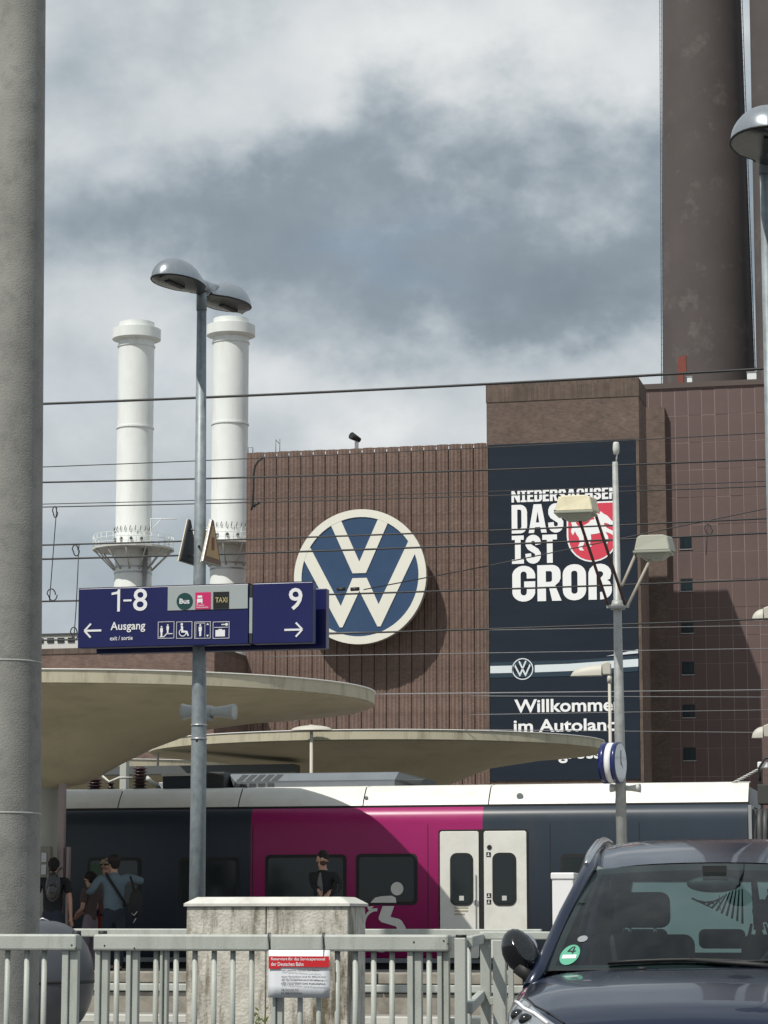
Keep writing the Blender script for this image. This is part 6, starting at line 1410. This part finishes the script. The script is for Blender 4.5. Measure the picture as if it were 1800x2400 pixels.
# rear screen, boot, decal
def RS(s, t_): return Vector((s * (.66 - .12 * t_), 4.30 - .24 * t_ - .03 * s * s, 1.06 + .49 * t_))
b = MB(); b.grid([[RS(-1 + 2 * i / 10, j / 6) for i in range(11)] for j in range(7)]); cbuild(b, 'rear_screen', g_rear)
b = MB(); 
for s in (-1, 1): b.grid([[RS(s * q, j / 6) + Vector((0, .004, 0)) for q in (.88, 1.12)] for j in range(7)])
b.grid([[RS(-1 + 2 * i / 10, q) + Vector((0, .004, 0)) for i in range(11)] for q in (.88, 1.04)]); b.grid([[RS(-1 + 2 * i / 10, q) + Vector((0, .004, 0)) for i in range(11)] for q in (-.12, .08)]); cbuild(b, 'rear_frame', m_trimb)
def decal(b, p, q, w0, w1):
    d_ = Vector((q[0] - p[0], q[1] - p[1])).normalized(); n_ = Vector((-d_.y * .9, d_.x)); 
    P_ = [RS(p[0] + n_.x * w0, p[1] + n_.y * w0), RS(q[0] + n_.x * w1, q[1] + n_.y * w1), RS(q[0] - n_.x * w1, q[1] - n_.y * w1), RS(p[0] - n_.x * w0, p[1] - n_.y * w0)]
    b.add([v - Vector((0, .006, 0)) for v in P_], [(0, 1, 2, 3)])
b = MB()
for i in range(11):
    for sgn in (-1, 1): decal(b, (.30 + sgn * (.12 + .030 * i), .80 - .004 * i * i * .5), (.30 + sgn * (.14 + .046 * i), .42 + .028 * i), .006, .012)
for i in range(14): decal(b, (-.18 + .07 * i, .90 + .02 * math.sin(i * .25)), (-.15 + .07 * i, .97 + .02 * math.sin(i * .25)), .008, .006)
decal(b, (.30, .95), (.30, .35), .03, .05); decal(b, (.24, .42), (.20, .22), .012, .02); decal(b, (.36, .42), (.40, .22), .012, .02); decal(b, (.30, .35), (.30, .16), .03, .07)
cbuild(b, 'window_decal', m_trimb)
mt = bpy.data.materials.new('sunshade_cloth'); mt.use_nodes = True; tt_ = mt.node_tree; pb = tt_.nodes['Principled BSDF']; pb.inputs['Base Color'].default_value = (.78, .86, .84, 1); pb.inputs['Roughness'].default_value = .9
tl = tt_.nodes.new('ShaderNodeBsdfTranslucent'); tl.inputs[0].default_value = (.93, .98, .97, 1); ms = tt_.nodes.new('ShaderNodeMixShader'); ms.inputs[0].default_value = .92
tt_.links.new(pb.outputs[0], ms.inputs[1]); tt_.links.new(tl.outputs[0], ms.inputs[2]); tt_.links.new(ms.outputs[0], tt_.nodes['Material Output'].inputs['Surface'])
b = MB(); b.grid([[RS(-.90 + 1.80 * i / 10, .04 + .85 * j / 6) + Vector((0, .0, 0)) - Vector((0, .003, 0)) for i in range(11)] for j in range(7)]); cbuild(b, 'rear_sunshade', mt)
# cabin
b = MB(); b.grid([[(x, y, z) for x in (-.74, -.4, 0, .4, .74)] for y, z in ((1.24, 1.055), (1.5, 1.045), (1.72, 1.03), (1.80, .96), (1.82, .7))]); cbuild(b, 'dashboard', m_int)
b = MB(); b.box(-.80, .80, 1.3, 4.25, .30, .34); cbuild(b, 'cabin_floor', m_int)
def roundbox(x0, x1, y0, y1, z0, z1, name, m, parent=car, bev=.05):
    b = MB(); b.box(x0, x1, y0, y1, z0, z1); return cbuild(b, name, m, parent=parent, bevel=bev, segs=4)
for x in (-.36, .36):
    st_ = roundbox(x - .25, x + .25, 2.30, 2.44, .60, 1.22, 'seat', m_seat)
    roundbox(x - .135, x + .135, 2.37, 2.46, 1.25, 1.42, 'headrest', m_seat, st_, .045)
    b = MB(); b.tube([(x - .06, 2.41, 1.2), (x - .06, 2.41, 1.27)], .008, 6); b.tube([(x + .06, 2.41, 1.2), (x + .06, 2.41, 1.27)], .008, 6); b.xform(MC); b.build('headrest_bar', m_chrome, st_)
bs = roundbox(-.62, .62, 3.35, 3.50, .60, 1.12, 'rear_bench', m_seat)
for x in (-.40, 0, .40): roundbox(x - .12, x + .12, 3.40, 3.47, 1.14, 1.24, 'headrest', m_seat, bs, .03)
b = MB(); b.tube([(.37 + .18 * math.cos(R(a)), 1.90 - .06 * math.sin(R(a)), 1.02 + .17 * math.sin(R(a))) for a in range(0, 361, 15)], .014, 8, caps=False); b.tube([(.20, 1.90, 1.02), (.37, 1.88, 1.02), (.54, 1.90, 1.02)], .018, 8); b.ell((.37, 1.88, 1.01), .06, .03, .06, 14, 8); cbuild(b, 'steering_wheel', m_trimb)
b = MB(); b.ell((-.005, 1.93, 1.452), .125, .03, .040, 20, 10); b.tube([(0, 1.94, 1.50), (0, 1.94, 1.53)], .03, 10); b.box(-.055, .055, 1.90, 1.97, 1.475, 1.535); cbuild(b, 'interior_mirror', m_trimb)
b = MB(); b.tube([(.02, 1.92, 1.40), (.022, 1.92, 1.33)], .002, 4); b.ell((.215, 2.2, 1.33), .05, .02, .055, 14, 8); cbuild(b, 'hanging_ornament', m_trimb)
# cowl, wipers, stickers
b = MB(); b.grid([[(x, 1.13 + .26 * (x / .75) ** 2, 1.078 - .012 * (x / .75) ** 2) for x in [-.72 + 1.44 * i / 20 for i in range(21)]], [(x, 1.19 + .26 * (x / .75) ** 2, 1.086 - .012 * (x / .75) ** 2) for x in [-.72 + 1.44 * i / 20 for i in range(21)]]]); cbuild(b, 'cowl', m_trimb)
for xs2, xe2, off in ((-.46, .22, 0), (.10, .70, .006)):
    b = MB(); P_ = [WS(s, .045 + .02 * math.sin(math.pi * i / 8)) + Vector((0, -.018 - off, .008)) for i, s in enumerate([(xs2 + (xe2 - xs2) * i / 8) / .74 for i in range(9)])]
    b.tube(P_, .007, 6); b.tube([p_ + Vector((0, .006, -.008)) for p_ in P_], .005, 6); b.tube([P_[4], P_[7] + Vector((.05, -.03, -.014)), P_[8] + Vector((.08, -.05, -.024))], [.006, .011, .014], 8); cbuild(b, 'wiper', m_trimb)
for xn in (-.30, .28): b = MB(); b.ell((xn, 1.085, 1.083), .022, .014, .008, 10, 6); cbuild(b, 'washer_nozzle', m_trimb)
def on_ws(pts, off, name, m):
    b = MB(); b.add([WS(s, t_) + Vector((0, -off, 0)) for s, t_ in pts], [list(range(len(pts)))]); return cbuild(b, name, m, fixn=False)
cs, ct = -.885, .13
on_ws([(cs + .062 * math.cos(R(a)), ct + .085 * math.sin(R(a))) for a in range(0, 360, 15)], .004, 'sticker', mat('sticker_green', (.10, .38, .25), .5))
on_ws([(cs - .045, ct - .03), (cs + .045, ct - .03), (cs + .045, ct + .0), (cs - .045, ct + .0)], .006, 'sticker_plate', m_signw)
for pts in ([(cs + .008, ct + .01), (cs + .018, ct + .01), (cs + .018, ct + .07), (cs + .008, ct + .07)], [(cs - .024, ct + .025), (cs + .03, ct + .025), (cs + .03, ct + .035), (cs - .024, ct + .035)], [(cs - .024, ct + .0355), (cs - .012, ct + .0355), (cs + .0075, ct + .07), (cs - .002, ct + .07)]): on_ws(pts, .006, 'sticker_digit', m_trimb)
on_ws([(cs + .045 + .034 * math.cos(R(a)), ct + .135 + .028 * math.sin(R(a))) for a in range(0, 360, 20)], .004, 'sticker', m_alu)
